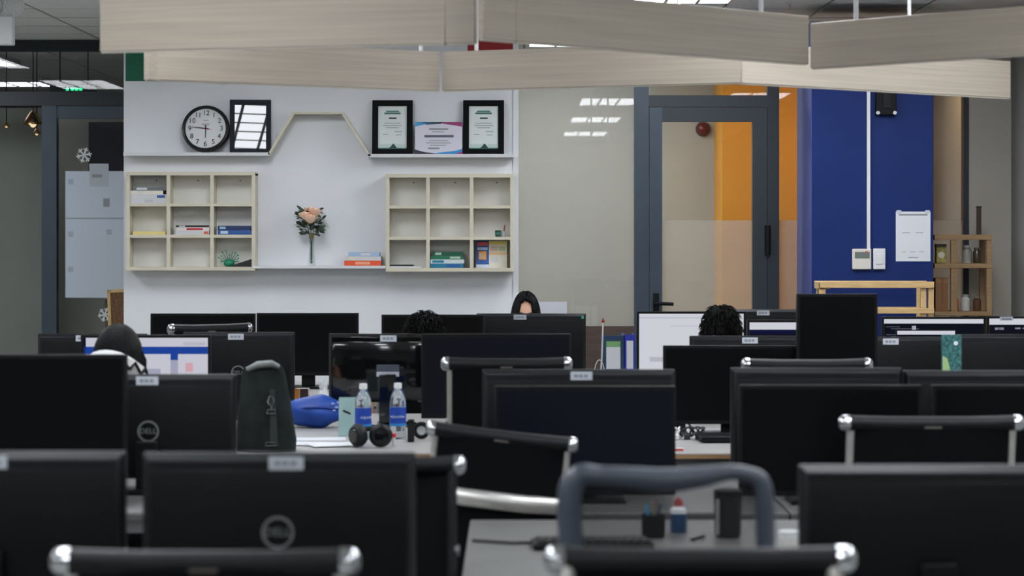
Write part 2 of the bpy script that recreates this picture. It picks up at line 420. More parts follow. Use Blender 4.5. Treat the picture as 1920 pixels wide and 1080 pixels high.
# emergency light on the left wall
el = E('emergency_light', 'white twin-head emergency light at the top left corner', 'light', (XX(4,330), D(330), ZZ(84,330)))
O('battery_box', MB().box(-.2,.06,0,.07,0,.165), M_white, el, bevel=.008)
O('ceiling_stem', MB().cyl((-.1,.035,.15),(-.1,.035,CEIL-ZZ(84,330)+.01),.012,n=10), M_white, el)
for x in (-.06, .06):
    h = O('lamp_head', MB().lathe([(.012,.075),(.04,.06),(.058,.02),(.06,-.01),(.05,-.014),(.045,-.01)], 20, axis='y'), M_white, el, loc=(x-.0,.03,.225), rot=(.2,0,.35))
    O('lens', MB().lathe([(.001,-.004),(.046,-.006),(.046,-.003)], 18, axis='y'), M_glass, h)
    O('swivel', MB().cyl((x,.035,.16),(x,.035,.2),.012,n=10), M_white, el)

# ================================================================== WALL SHELVES
SH = WY                                                # wall face
ledge = E('wall_ledge', 'white picture ledge stepping up over a hexagonal arch', 'shelf', (0, SH, 0))
def lx(x): return XX(x, 307)
def lz(y): return ZZ(y, 307)
dep = .11
O('ledge_board', MB().box(lx(232), lx(506), -dep, 0, lz(292), lz(286)), M_white, ledge)
O('ledge_board', MB().box(lx(690), lx(964), -dep, 0, lz(295), lz(289)), M_white, ledge)
def slat(p, q, t=.014):
    p = Vector((lx(p[0]),0,lz(p[1]))); q = Vector((lx(q[0]),0,lz(q[1])))
    d = (q-p).normalized(); n = Vector((-d.z,0,d.x))*t
    return MB().prism([(p.x,p.z),(q.x,q.z),(q.x+n.x,q.z+n.z),(p.x+n.x,p.z+n.z)], -dep, 0)
O('arch_board', slat((506,291),(553,213)), M_birch, ledge)
O('arch_board', slat((551,214),(642,214)), M_birch, ledge)
O('arch_board', slat((640,213),(692,294)), M_birch, ledge)
low = O('low_shelf', MB().box(lx(476), lx(724), SH-.16, SH, lz(503), lz(498)), M_white)
tag(low, 'thin white wall shelf holding the flower vase', 'shelf')

CD = .15                                               # cubby depth
def cubby(label, xs, ys):
    c = E('cubby_shelf', label, 'shelf', (0, SH, 0))
    s = 309; t = .011
    X = [XX(x, s) for x in xs]; Z = [ZZ(y, s) for y in ys]
    O('back_panel', MB().box(X[0], X[-1], -.008, 0, Z[-1], Z[0]), M_birchb, c)
    for x in X: O('upright', MB().box(x-t, x+t, -CD, -.008, Z[-1], Z[0]), M_birch, c)
    for k, z in enumerate(Z):
        if k in (0, len(Z)-1): O('outer_board', MB().box(X[0]-t, X[-1]+t, -CD-.003, -.004, z-t, z+t), M_birch, c)
        else:
            for i in range(len(X)-1): O('shelf_board', MB().box(X[i]+t, X[i+1]-t, -CD+.004, -.008, z-.009, z+.009), M_birch, c)
    for i in range(len(X)-1):
        for z in (Z[0]-.04,):
            O('screw_cap', MB().lathe([(.004,-.0095),(.004,-.007)], 8, axis='y'), M_dkink, c, loc=((X[i]+X[i+1])/2+.03, 0, z))
    return X, Z
LX, LZ = cubby('pale birch nine-compartment wall shelf below the clock', (238,314,396,474), (325,384,443,504))
RX, RZ = cubby('pale birch nine-compartment wall shelf below the framed certificates', (726,802,884,960), (329,388,447,506))
def cell(Xs, Zs, col, row, u, v=.5):
    """floor point in a compartment: u across, v depth 0=front"""
    t = .02
    zz = Zs[row+1]+(.011 if row == 2 else .009)
    return Vector((Xs[col]+t+u*(Xs[col+1]-Xs[col]-2*t), SH-CD+.01+v*(CD-.03), zz+.0005))

def book(label, p, w, d, h, cover, rotz=0, group=None, pages=True, spine=None):
    """lying book, spine to the room; p = centre of its underside"""
    t = min(.004, h*.2)
    b = E('book', label, 'book', p, rotz, group)
    m = MB().box(-w/2,w/2,-d/2,d/2,0,t); m.box(-w/2,w/2,-d/2,d/2,h-t,h); m.box(-w/2,w/2,-d/2,-d/2+t,t,h-t)
    O('cover', m, cover, b)
    O('pages', MB().box(-w/2+.003,w/2-.003,-d/2+t,d/2-.003,t,h-t), M_paper, b)
    if spine: O('spine_label', MB().box(-w*spine[1],w*spine[2],-d/2-.0008,-d/2+.0005,h*.2,h*.8), spine[0], b)
    return b
def bstack(p, items):
    z = 0
    for lab, w, d, h, c, r, dx, sp in items:
        book(lab, p+Vector((dx,0,z)), w, d*.78, h, c, r*.5, spine=sp); z += h+.0006
W_ = C((206,208,210)); G_ = C((108,112,116)); TEAL = C((30,120,150)); BLU = C((40,84,150)); DKB = C((28,48,92)); RED = C((190,50,60)); GRN = C((30,110,80)); ORG = C((224,98,48)); YEL = C((224,206,130)); BLK = C((26,27,30))
bstack(cell(LX,LZ,0,0,.5), [
 ('white book at the bottom of the top left shelf stack', .225,.15,.028,W_,.02,0,(C((188,190,195)),.1,.12)),
 ('white paperback with blue spine end in the top left stack', .22,.15,.026,W_,-.02,.0,(BLU,-.24,.46)),
 ('cream white book third in the top left stack', .2,.145,.022,C((222,218,206)),.03,-.012,(W_,.3,-.1)),
 ('grey hardback on top of the top left stack', .2,.14,.022,G_,-.04,.012,(W_,.42,-.1)) ])
bstack(cell(LX,LZ,0,1,.52), [('pale yellow writing pad lying alone in a compartment', .2,.15,.02,YEL,.02,0,None)])
bstack(cell(LX,LZ,1,1,.55), [
 ('white paperback with orange spine end below a pink spine', .205,.15,.024,W_,.0,0,(ORG,-.34,.47)),
 ('paperback with pink red spine in the centre left compartment', .2,.15,.02,C((224,214,214)),.03,.004,(RED,.2,.3)),
 ('thin dark book on top of the pink spined paperback', .19,.14,.012,BLK,-.03,-.005,(W_,.4,-.2)) ])
bstack(cell(LX,LZ,2,1,.55), [
 ('blue book lying beneath another blue book', .205,.15,.028,BLU,.0,0,(C((190,205,220)),.42,-.2)),
 ('navy book lying on top of a blue book', .2,.15,.026,DKB,.02,-.004,(C((150,180,210)),.44,-.26)) ])
# green figurine and black wedge in the lower right compartment of the left shelf
p = cell(LX,LZ,2,2,.36)
g = E('plant_ornament', 'small green spiky ornament in the left wall shelf', 'ornament', p)
O('body', MB().ell((0,0,.022),(.034,.03,.026)), C((20,132,96),.4), g)
for k in range(11):
    a_ = PI*(.05+.9*k/10); l = .045+.04*random.random()
    q = (math.cos(a_)*l, random.uniform(-.02,.02), .025+math.sin(a_)*l)
    st = O('spike', MB().tube([(math.cos(a_)*.02,0,.03), q], [.0025,.0015], 6), GRN, g)
    O('tip', MB().ell(q,(.006,.006,.006),8,5), C((60,180,130),.4), st)
wd = O('folded_card', MB().prism([(-.06,0),(.085,0),(.085,.048)], -.045, .045), BLK, None, loc=cell(LX,LZ,2,2,.63)+Vector((.0,0,0)))
tag(wd, 'black wedge shaped card beside the green ornament', 'card')
# books on the low shelf
bstack(Vector((lx(681), SH-.085, lz(498)+.0006)), [
 ('orange red book under two pale books on the low shelf', .225,.15,.03,C((226,84,44)),.0,0,(C((236,160,130)),.2,.2)),
 ('pale book with blue lettered spine on the orange book', .215,.14,.026,C((206,208,212)),.02,.003,(C((222,214,190)),.4,-.22)),
 ('pale blue book on top of the low shelf stack', .19,.14,.022,C((160,186,214)),-.03,.008,(W_,.1,.2)) ])
# right cubby
bstack(cell(RX,RZ,0,2,.42), [('flat stack of papers in the lower left compartment', .2,.15,.010,W_,.03,0,None), ('black folder lying on papers in the shelf', .14,.12,.008,BLK,-.1,-.02,None)])
bstack(cell(RX,RZ,1,2,.42), [
 ('blue paperback at the bottom of the green topped stack', .2,.15,.026,TEAL,.0,0,(C((40,90,160)),.0,.4)),
 ('white and teal book second in the green topped stack', .205,.15,.024,C((200,212,214)),.02,.002,(TEAL,.44,-.1)),
 ('green book third in the stack of the lower middle compartment', .195,.145,.022,GRN,-.02,.0,(C((180,200,186)),-.1,.42)),
 ('dark green book on top of the lower middle stack', .19,.14,.024,C((24,84,62)),.03,.004,(C((170,190,176)),.4,-.2)) ])
def magazine(label, p, w, h, cover, blocks, lean=.08):
    m = E('magazine', label, 'magazine', p)
    o = O('cover', MB().box(-w/2,w/2,0,.008,0,h), cover, m, rot=(-lean,0,0))
    for (x0,x1,z0,z1,c) in blocks:
        O('printed_patch', MB().box(x0*w-w/2,x1*w-w/2,-.0008,0,z0*h,z1*h), c, o)
q = cell(RX,RZ,2,2,.22,.6)
magazine('blue magazine with orange picture standing in the lower right compartment', q, .078, .165, C((48,88,160)),
 [(.08,.92,.82,.95,C((206,70,70))), (.2,.8,.3,.62,C((232,150,60))), (.3,.6,.35,.55,C((240,232,214))), (0,1,0,.12,C((200,214,230))), (.1,.9,.66,.76,C((170,200,230)))])
q = cell(RX,RZ,2,2,.68,.6)
magazine('white magazine with yellow bands standing beside the blue one', q, .11, .165, C((222,218,204)),
 [(0,1,.86,.98,C((230,220,120))), (0,1,.48,.58,C((234,196,150))), (.1,.5,.2,.4,C((206,208,206))), (.55,.9,.62,.8,C((180,196,150))), (.1,.5,.62,.8,C((210,190,170)))])
q = cell(RX,RZ,2,1,.68,.4)
cu = E('pen_cup', 'small dark green cup on the right wall shelf', 'cup', q)
O('cup_body', MB().lathe([(.0,.002),(.016,0),(.018,.04),(.016,.04),(.014,.006),(.0,.005)], 16), C((20,70,60),.4), cu)
O('cup_label', MB().lathe([(.0178,.012),(.0187,.03)], 16), C((60,110,100)), cu)
cu2 = E('brush_cup', 'small white cup with a red brush in the right wall shelf', 'cup', q+Vector((.034,.02,0)))
O('cup_body', MB().lathe([(.0,.002),(.013,0),(.014,.035),(.012,.035),(.011,.006),(.0,.005)], 14), M_white, cu2)
O('brush', MB().tube([(0,0,.01),(.006,0,.06),(.008,0,.075)], [.004,.004,.002], 8), C((180,80,70)), cu2)

# clock
ck = E('wall_clock', 'round black rimmed wall clock standing on the ledge', 'clock', (lx(385), SH-.075, lz(286)+.0005))
face = E('face', '', ''); 
for k in ('label','category'): del face[k]
face.parent = ck; face.location = (0,0,.146); face.rotation_euler = (-.2,0,0)
R = .146
O('rim', MB().lathe([(R-.022,.02),(R-.022,-.012),(R-.014,-.02),(R-.004,-.016),(R,-.004),(R,.02)], 48, axis='y'), mat('black clock rim',(12,13,15),.3), face)
O('dial', MB().lathe([(.0005,-.002),(R-.02,-.002),(R-.02,.01)], 48, axis='y'), C((214,216,218),.6), face)
for h in range(1,13):
    a_ = PI/2-2*PI*h/12
    O('numeral', text_mesh(str(h), .044, M_dkink), None, face, loc=(math.cos(a_)*.097,-.0035,math.sin(a_)*.097), rot=ROTF)
def hand(ang, l, wd_, m, y, back=.02):
    a_ = math.radians(90-ang)
    d_ = Vector((math.cos(a_),0,math.sin(a_))); n_ = Vector((-d_.z,0,d_.x))*wd_
    p0 = d_*-back; p1 = d_*l
    O('clock_hand', MB().prism([((p0-n_).x,(p0-n_).z),((p1-n_*.5).x,(p1-n_*.5).z),((p1+n_*.5).x,(p1+n_*.5).z),((p0+n_).x,(p0+n_).z)], y-.001, y), m, face)
hand(180, .06, .004, M_dkink, -.006); hand(276, .085, .003, M_dkink, -.008); hand(102, .035, .0015, C((210,50,40)), -.010, .01)
O('hub', MB().lathe([(.006,-.012),(.006,-.003)], 12, axis='y'), M_dkink, face)
for w_, z_ in ((.05,.028),(.04,.022),(.03,.05)):
    O('maker_mark', MB().box(-w_/2,w_/2,-.0034,-.002,z_,z_+.003), M_ink, face)

def frame(name, label, cat, x0, x1, y0, y1, lean, fm, inner, fw=.026, s=307, ydepth=.07):
    wd_ = (x1-x0)/s; ht = (y1-y0)/s
    f = E(name, label, cat, (XX((x0+x1)/2,s), SH-ydepth, lz(288)+.0005 if x0 < 600 else lz(290)+.0005))
    g = O('frame', MB().box(-wd_/2,-wd_/2+fw,0,.018,0,ht).box(wd_/2-fw,wd_/2,0,.018,0,ht).box(-wd_/2+fw,wd_/2-fw,0,.018,0,fw).box(-wd_/2+fw,wd_/2-fw,0,.018,ht-fw,ht), fm, f, rot=(-lean,0,0))
    b = O('backing', MB().box(-wd_/2+fw,wd_/2-fw,.008,.016,fw,ht-fw), inner, g)
    return f, g, wd_, ht
M_bframe = mat('black picture frame', (10,12,13), .6, spec=.1)
M_mir = mat('picture glass', (40,44,50), .02, spec=.55)
frame('framed_picture', 'dark picture frame whose glass mirrors ceiling lights', 'picture frame', 430,507,184,287, .134, mat('slate picture frame',(32,36,44),.55,spec=.12), M_mir, fw=.03)[0].rotation_euler = (0,0,.097)
def certificate(label, x0, x1):
    f, g, wd_, ht = frame('framed_certificate', label, 'certificate', x0, x1, 184, 288, .12, M_bframe, C((236,240,238),.7), fw=.036)
    def pt(a0,a1,b0,b1,c): O('print', MB().box(a0*wd_,a1*wd_,.0068,.0082,b0*ht,b1*ht), c, g)
    pt(-.2,.2,.745,.775,C((30,110,90))); pt(-.16,.16,.785,.81,C((60,130,110)))
    pt(-.09,.1,.66,.685,M_dkink); pt(-.2,.2,.575,.585,M_ink); pt(-.24,.24,.53,.54,M_ink); pt(-.16,.16,.49,.5,M_ink)
    pt(.05,.24,.42,.43,M_ink); pt(-.24,-.1,.37,.38,M_ink); pt(.08,.22,.36,.37,M_ink)
    pt(-.33,.33,.12,.2,C((206,224,216))); pt(-.355,.355,.11,.13,C((40,120,90)))
    O('emblem', MB().prism([(-.09*wd_,.12*ht),(.12*wd_,.12*ht),(.06*wd_,.18*ht),(.02*wd_,.21*ht),(-.03*wd_,.16*ht)], .006, .0075), C((30,60,50)), g)
    O('pane', MB().box(-wd_/2+.034,wd_/2-.034,.0035,.0045,.034,ht-.034), M_glass, g)
certificate('black framed green printed certificate left of the unframed one', 697, 773)
certificate('black framed green printed certificate at the right ledge end', 868, 945)
# unframed certificate
cw, ch = 89/307, 62/307
uc = E('paper_certificate', 'unframed white certificate with blue and magenta swooshes', 'certificate', (XX(822,307), SH-.075, lz(290)+.0005))
s_ = O('sheet', MB().box(-cw/2,cw/2,0,.003,0,ch), C((214,212,224),.7), uc, rot=(-.12,0,0))
def poly(pts, c): O('print', MB().prism([(x*cw-cw/2, z*ch) for x,z in pts], -.0008, .0), c, s_)
poly([(0,1),(0,.86),(.2,.93),(.5,.96),(.5,1)], C((60,150,200))); poly([(.1,1),(.25,.92),(.55,.95),(.62,1)], C((30,30,44)))
poly([(.5,1),(.6,.95),(1,.86),(1,1)], C((150,50,110)))
poly([(0,0),(0,.16),(.2,.08),(.5,.03),(.5,0)], C((30,30,44))); poly([(.3,0),(.5,.06),(.85,.12),(1,.18),(1,.08),(.85,0)], C((50,140,200))); poly([(.8,0),(1,.1),(1,0)], C((190,40,120)))
for (x0,x1,z0,z1,c) in ((.3,.7,.76,.81,M_ink),(.36,.62,.69,.71,M_ink),(.2,.82,.53,.6,C((90,90,110))),(.3,.7,.42,.44,M_ink),(.24,.76,.35,.37,M_ink),(.32,.66,.28,.3,M_ink),(.28,.52,.17,.22,M_ink)):
    O('print', MB().box(x0*cw-cw/2,x1*cw-cw/2,-.0012,0,z0*ch,z1*ch), c, s_)

# ------------------------------------------------------------------ vase with roses
vz = lz(498)+.0006
vs = E('flower_vase', 'slim glass vase of peach roses on the low shelf', 'vase', (lx(584), SH-.085, vz))
O('glass_vase', MB().lathe([(.0,.003),(.022,.0),(.024,.004),(.02,.02),(.017,.08),(.015,.14),(.018,.165),(.016,.165),(.013,.14),(.015,.08),(.018,.02),(.0,.012)], 24), glass('thin vase glass',(246,249,249)), vs)
M_stem = C((70,86,50),.6); M_leaf = mat('dark leaf', (48,70,54), .5, noise=.25, nscale=40); M_rose = mat('peach petal', (250,212,186), .6, noise=.06, nscale=60)
M_leaf2 = mat('grey green leaf', (92,112,92), .6, noise=.2, nscale=40)
roses = [(-.034,-.05,.305,.038),(-.002,-.07,.285,.042),(.026,-.045,.325,.038),(-.008,-.02,.335,.034)]
for (x,y,z,r) in roses:
    O('stem', MB().tube([(x*.15,y*.15,.012),(x*.1,y*.1,.13),(x*.5,y*.5,.22),(x,y,z-r*.6)], .0022, 6), M_stem, vs)
    rs = O('rose', MB().ell((0,0,0),(r*.62,r*.62,r*.7),12,8), M_rose, vs, loc=(x,y,z))
    pm = MB()
    for ring,(n,rr,tilt) in enumerate(((3,.45,.15),(5,.72,.4),(6,.95,.75))):
        for k in range(n):
            a_ = 2*PI*(k+ring*.37)/n
            vsx = []
            for i in range(4):
                for j2 in range(5):
                    u = i/3; v = (j2-2)/2
                    rad = r*rr*(.35+.65*math.sin(u*PI*.5)) + r*tilt*.25*u*u
                    ang = a_+v*.62*(1-.25*u)
                    h = r*(-.6+1.35*u*(1-.35*tilt)) - abs(v)**2*r*.15*u
                    vsx.append((rad*math.cos(ang), rad*math.sin(ang), h))
            pm.add(vsx, [(i*5+q_, i*5+q_+1, (i+1)*5+q_+1, (i+1)*5+q_) for i in range(3) for q_ in range(4)])
    O('petals', pm, M_rose, rs)
lf = MB(); vv = [(0,0,0),(.3,.28,.05),(.65,.3,.06),(1,0,.0),(.65,-.3,.06),(.3,-.28,.05),(.5,0,0)]
lf.add(vv, [(0,1,6),(1,2,6),(2,3,6),(3,4,6),(4,5,6),(5,0,6)])
lme = lf.mesh('leaf', M_leaf); lme2 = lf.mesh('leaf', M_leaf2)
for k in range(95):
    a_ = random.uniform(0,2*PI); rr = random.uniform(.02,.07); z = random.uniform(.19,.335)
    o = O('leaf', lme if k%3 else lme2, None, vs, loc=(math.cos(a_)*rr, math.sin(a_)*rr*.6-.01, z), rot=(random.uniform(-.8,.8), random.uniform(-1.2,.4), a_+random.uniform(-.5,.5)))
    l = random.uniform(.032,.058); o.scale = (l,l,l)
for k in range(16):
    a_ = random.uniform(-.9,.7) if k < 11 else random.uniform(2.3,3.6); l = random.uniform(.05,.12)
    b0 = Vector((.02*math.cos(a_), -.01, .26)); b1 = b0+Vector((l*math.cos(a_)*.9, random.uniform(-.02,.02), random.uniform(-.04,.05)))
    O('fern_sprig', MB().tube([b0, b0.lerp(b1,.5)+Vector((0,0,.012)), b1], [.0016,.0014,.0006], 5), M_leaf2, vs)
O('tie', MB().lathe([(.012,.165),(.016,.172),(.016,.19),(.011,.2)], 14), C((170,140,100)), vs)

# ------------------------------------------------------------------ things on the blue pillar
PF = D(315)
O_ = tag(O('cable_trunking', MB().box(XX(1625,315), XX(1631,315), PF-.016, PF, ZZ(467,315), PT), M_white), 'white cable trunking running down the blue pillar', 'trunking')
th = E('thermostat', 'white thermostat with grey display on the blue pillar', 'thermostat', (XX(1615,315), PF, ZZ(505,315)))
O('case', MB().box(-.056,.056,-.022,0,0,.122), C((212,208,200),.4), th, bevel=.004)
O('display', MB().box(-.042,.046,-.0235,-.021,.066,.104), C((104,114,108),.3), th)
O('red_button', MB().box(.02,.036,-.0238,-.021,.1,.108), C((190,70,80)), th)
sw = E('switch_cover', 'blank white switch cover right of the thermostat', 'switch', (XX(1648,315), PF, ZZ(505,315)))
O('plate', MB().box(-.036,.036,-.02,0,0,.124), M_white, sw, bevel=.004)
O('rocker', MB().box(-.02,.02,-.024,-.018,.03,.094), M_white, sw, bevel=.002)
pn = E('notice_sheet', 'white paper notice taped on the blue pillar', 'notice', (XX(1712,315), PF-.001, ZZ(490,315)))
O('sheet', MB().box(-.103,.103,-.002,0,0,.296), M_paper, pn)
for (x0,x1,z0,z1) in ((-.085,.085,.272,.282),(-.065,-.02,.168,.172),(.015,.06,.168,.172),(-.07,-.04,.055,.058),(-.02,.015,.055,.058),(.035,.065,.055,.058),(-.03,.03,.02,.025)):
    O('print', MB().box(x0,x1,-.0026,-.0015,z0,z1), M_ink, pn)
for x_ in (-.085,.085):
    O('tape', MB().box(x_-.014,x_+.014,-.003,-.0015,.284,.304), C((190,196,206),.3), pn)
jb = E('junction_box', 'black wall device high on the blue pillar', 'device', (XX(1660,315), PF, ZZ(216,315)))
O('case', MB().box(-.06,.06,-.04,0,0,.2), M_blackm, jb, bevel=.004)
O('front_ridge', MB().box(-.02,.025,-.048,-.038,.04,.2), M_black, jb)
for x_ in (-.05, .05): O('corner_knob', MB().lathe([(.001,-.046),(.011,-.044),(.011,-.03)], 12, axis='y'), C((200,204,206)), jb, loc=(x_,0,.012))

# alarm bell in the meeting room
ab = E('alarm_bell', 'dark red alarm bell seen through the glass door', 'alarm', (XX(1325,258), 17.4, ZZ(238,258)))
O('back_plate', MB().lathe([(.055,0),(.055,-.02)], 24, axis='y'), C((70,66,62)), ab)
O('dome', MB().lathe([(.0005,-.065),(.025,-.06),(.045,-.04),(.05,-.02)], 24, axis='y'), C((96,26,28),.35), ab)
# picture strip behind the right glass
pb = O('hanging_banner', MB().box(XX(1790,268), XX(1803,268), 0, .02, ZZ(355,268), ZZ(237,268)), mat('rust banner',(160,84,44),.6,noise=.4,nscale=6), None, loc=(0,17.38,0))
tag(pb, 'narrow rust coloured banner on the cream wall', 'banner')
dk = S('door_2', MB().box(XX(1748,268), XX(1768,268), 17.37, 17.4, 0, ZZ(276,268)), C((84,80,72)))

# posters & stickers on the left glass
ps = E('wall_chart', 'large pale blue paper sheet stuck on the left glass', 'poster', (0, LY-.006, 0))
O('sheet', MB().box(XX(123,LS), -2.392, -.002, 0, ZZ(558,LS), ZZ(321,LS)), C((190,200,212),.8), ps)
O('small_sheet', MB().box(XX(168,LS), XX(204,LS), -.004, -.002, ZZ(350,LS), ZZ(307,LS)), C((176,184,192),.8), ps)
O('print', MB().box(XX(173,LS), XX(192,LS), -.0048, -.003, ZZ(333,LS), ZZ(327,LS)), M_ink, ps)
O('print', MB().box(XX(194,LS), XX(206,LS), -.003, -.0015, ZZ(388,LS), ZZ(372,LS)), M_ink, ps)
O('fold', MB().box(XX(124,LS), -2.393, -.0026, -.0015, ZZ(411,LS), ZZ(408,LS)), C((150,160,174),.8), ps)
for xx_, yy_ in ((128,336),(128,434),(128,500),(200,430)):
    O('tape', MB().box(XX(xx_,LS), XX(xx_+10,LS), -.003, -.0015, ZZ(yy_+10,LS), ZZ(yy_,LS)), C((160,172,186),.4), ps)
def snow(label, x, y, r):
    m = MB()
    for k in range(3):
        a_ = PI*k/3+.2; d_ = Vector((math.cos(a_),0,math.sin(a_)))
        m.tube([d_*-r, d_*r], .0055, 6)
        for sg in (-1,1):
            for t_ in (.25,-.25):
                b_ = d_*sg*r*.6; e_ = Vector((math.cos(a_+t_*4),0,math.sin(a_+t_*4)))*sg*r*.38
                m.tube([b_, b_+e_], .004, 6)
    for i in range(len(m.v)): m.v[i] = (m.v[i][0], m.v[i][1]*.15, m.v[i][2])
    tag(O('snowflake_sticker', m, C((206,212,212),.6), None, loc=(XX(x,LS), LY-.008, ZZ(y,LS))), label, 'sticker')
snow('white snowflake sticker above the pale chart', 158, 291, .055); snow('white snowflake sticker low beside the cork board', 197, 590, .05)
# cork board
cb = E('cork_board', 'cork board in pine frame leaning behind the white wall end', 'cork board', (-2.5, 15.1, 0))
bd = O('cork', MB().box(-.05,.09,0,.012,0,1.16), mat('cork',(112,84,58),.9,noise=.3,nscale=60), cb, rot=(-.06,-.045,0))
for bx_ in ((-.065,-.045,-.004,.018,0,1.18),(.08,.1,-.004,.018,0,1.16),(-.065,.1,-.004,.018,1.16,1.18)):
    O('frame_strip', MB().box(*bx_), M_pine, bd)
# low cabinet, pendant, exit sign behind the left glass
lc = E('low_cabinet', 'dark olive cabinet behind the left glass', 'cabinet', (-2.75, 17.6, 0))
O('carcass', MB().box(-.3,.34,0,.4,0,ZZ(562,250)), C((84,82,66),.7), lc)
for x_ in (-.298,.022): O('door', MB().box(x_,x_+.316,-.02,0,.06,ZZ(562,250)-.02), C((92,90,74),.7), lc)
pc = S('wall_dark_panel', MB().box(XX(148,250), -2.387, 18.0, 18.1, 1.2, ZZ(224,250)), C((52,54,66),.7))
def pendant(label, x, y, r, s=262):
    p_ = P(x,y,s)
    t_ = E('pendant_lamp', label, 'lamp', p_)
    O('shade', MB().lathe([(.006,r*1.25),(r*.35,r*1.0),(r*.95,r*.1),(r,-r*.2),(r*.92,-r*.2),(r*.3,r*.9)], 20), mat('polished copper',(226,178,130),.2,metal=1), t_)
    O('cable', MB().cyl((0,0,r),(0,0,CEIL-p_.z+.01),.004,n=6), M_blackm, t_)
    O('bulb', MB().ell((0,0,-r*.1),(r*.35,r*.35,r*.4),10,8), emis('warm bulb',(255,220,170),.8), t_)
pendant('copper pendant lamp behind the left glass door', 62, 230, .07)
pendant('smaller copper pendant lamp below the larger one', 69, 250, .03, 258)
pendant('clear small pendant lamp at the far left edge', 12, 236, .028, 259)
ex = E('exit_sign', 'green lit exit sign above the left glass door', 'sign', P(138,168,262))
O('case', MB().box(-.17,.16,0,.03,-.015,.03), M_blackm, ex)
for x_ in (-.055,-.02,.01,.04): O('lit_pictogram', MB().box(x_,x_+.022,-.003,0,-.008,.014), emis('exit green',(40,230,150),.9), ex)
O('sign_rod', MB().cyl((-.1,.015,.03),(-.1,.015,CEIL-P(138,168,262).z+.01),.004,n=6), M_blackm, ex)
O('sign_rod', MB().cyl((.1,.015,.03),(.1,.015,CEIL-P(138,168,262).z+.01),.004,n=6), M_blackm, ex)
# white paper taped on the glass right of the woman
tag(O('paper_note', MB().box(XX(1006,305), XX(1063,305), WY+.02, WY+.022, ZZ(640,305), ZZ(566,305)), C((196,198,206),.8)), 'plain white paper stuck low on the meeting room glass', 'paper')

# ------------------------------------------------------------------ pine racks
rk = E('pine_rack', 'light pine slatted rack standing before the blue pillar', 'rack', (0, D(326), 0))
def rx(x): return XX(x,326)
def rz(y): return ZZ(y,326)
for x0,x1 in ((1537,1548),(1727,1737),(1741,1751)):
    O('post', MB().box(rx(x0),rx(x1),0,.035,0,rz(529)), M_pine, rk, bevel=.002,seg=1)
for x0,x1 in ((1540,1550),(1731,1740)):
    O('post', MB().box(rx(x0),rx(x1),.2,.235,0,rz(529)), M_pine, rk, bevel=.002,seg=1)
for y0,y1 in ((528,540),(578,588),(640,650),(720,730),(800,810)):
    O('rail', MB().box(rx(1537),rx(1751),-.012,0,rz(y1),rz(y0)), M_pine, rk, bevel=.002,seg=1)
    O('rail', MB().box(rx(1537),rx(1751),.236,.248,rz(y1),rz(y0)), M_pine, rk, bevel=.002,seg=1)
for k in range(4): O('side_slat', MB().box(rx(1537)+.0, rx(1557), 0, .235, rz(540)-.24*k-.006, rz(528)-.24*k-.006), M_pine, rk)
sr = E('pine_shelf', 'weathered pine shelving with jars right of the pillar', 'shelf', (0, D(310), 0))
def qx(x): return XX(x,310)
def qz(y): return ZZ(y,310)
for x0,x1,y_ in ((1783,1795,0),(1850,1860,0),(1752,1760,.22),(1850,1860,.2)):
    O('post', MB().box(qx(x0),qx(x1),y_,y_+.03,0,qz(440)), M_pined, sr, bevel=.002,seg=1)
for y0,y1 in ((440,450),(494,503),(584,592),(690,700)):
    O('shelf_board', MB().box(qx(1752),qx(1860),-.006,.26,qz(y1),qz(y0)), M_pined, sr, bevel=.002,seg=1)
def jar(name, label, x, y, r, h, m, lid, s=298, cat='jar', dy=.1):
    j_ = E(name, label, cat, (qx(x), D(310)+dy, qz(y)+.0006))
    O('body', MB().lathe([(0,.001),(r*.9,0),(r,.006),(r,h*.72),(r*.7,h*.82),(r*.7,h*.86),(0,h*.86)], 18), m, j_)
    O('lid', MB().lathe([(r*.74,h*.86),(r*.74,h),(0,h)], 18), lid, j_)
M_jar = mat('jar glass',(190,196,190),.08,trans=.6)
jar('jar','glass jar on the upper board of the pine shelf',1819,494,.028,.11,M_jar,M_white)
jar('jar','dark glass jar beside the glass jar on the pine shelf',1838,494,.025,.095,C((70,60,50),.2),C((120,110,96)))
jar('jar','white lidded jar on the lower board of the pine shelf',1816,584,.028,.1,C((200,200,196),.3),C((150,152,150)))
jar('jar','orange jar with white lid on the pine shelf',1797.5,584,.022,.09,C((198,92,40),.4),M_white,dy=.12)
jar('jar','brown jar at the right of the lower pine board',1838,584,.025,.09,C((92,64,46),.3),C((120,110,96)))
bx = E('tea_tin', 'yellow green patterned tin on the pine shelf', 'tin', (qx(1769), D(310)+.1, qz(494)+.0006))
O('tin_body', MB().box(-.03,.03,-.03,.03,0,.1), mat('patterned tin',(150,140,70),.5,noise=.5,nscale=40), bx, bevel=.003)
O('tin_lid', MB().box(-.032,.032,-.032,.032,.1,.116), C((60,70,54),.4), bx)
O('printed_face', MB().lathe([(.0005,-.0315),(.02,-.031),(.02,-.0295)],16,axis='y'), C((206,200,180)), bx, loc=(0,0,.05))
bx = E('cardboard_box', 'brown cardboard box on the lower pine board', 'box', (qx(1770), D(310)+.12, qz(584)+.0006))
O('carton', MB().box(-.04,.035,-.06,.06,0,.2), C((140,98,64),.8), bx)
O('flap', MB().box(-.04,.035,-.062,-.058,.17,.2), C((150,108,72),.8), bx)
O('tape', MB().box(-.006,.006,-.0635,-.058,.05,.2), C((120,84,54),.5), bx)
tl_ = E('wooden_stick', 'dark upright wooden post standing on the pine shelf', 'post', (qx(1850), D(310)+.22, qz(440)+.0006))
O('shaft', MB().box(-.014,.012,0,.026,0,.165), C((66,48,38),.6), tl_)
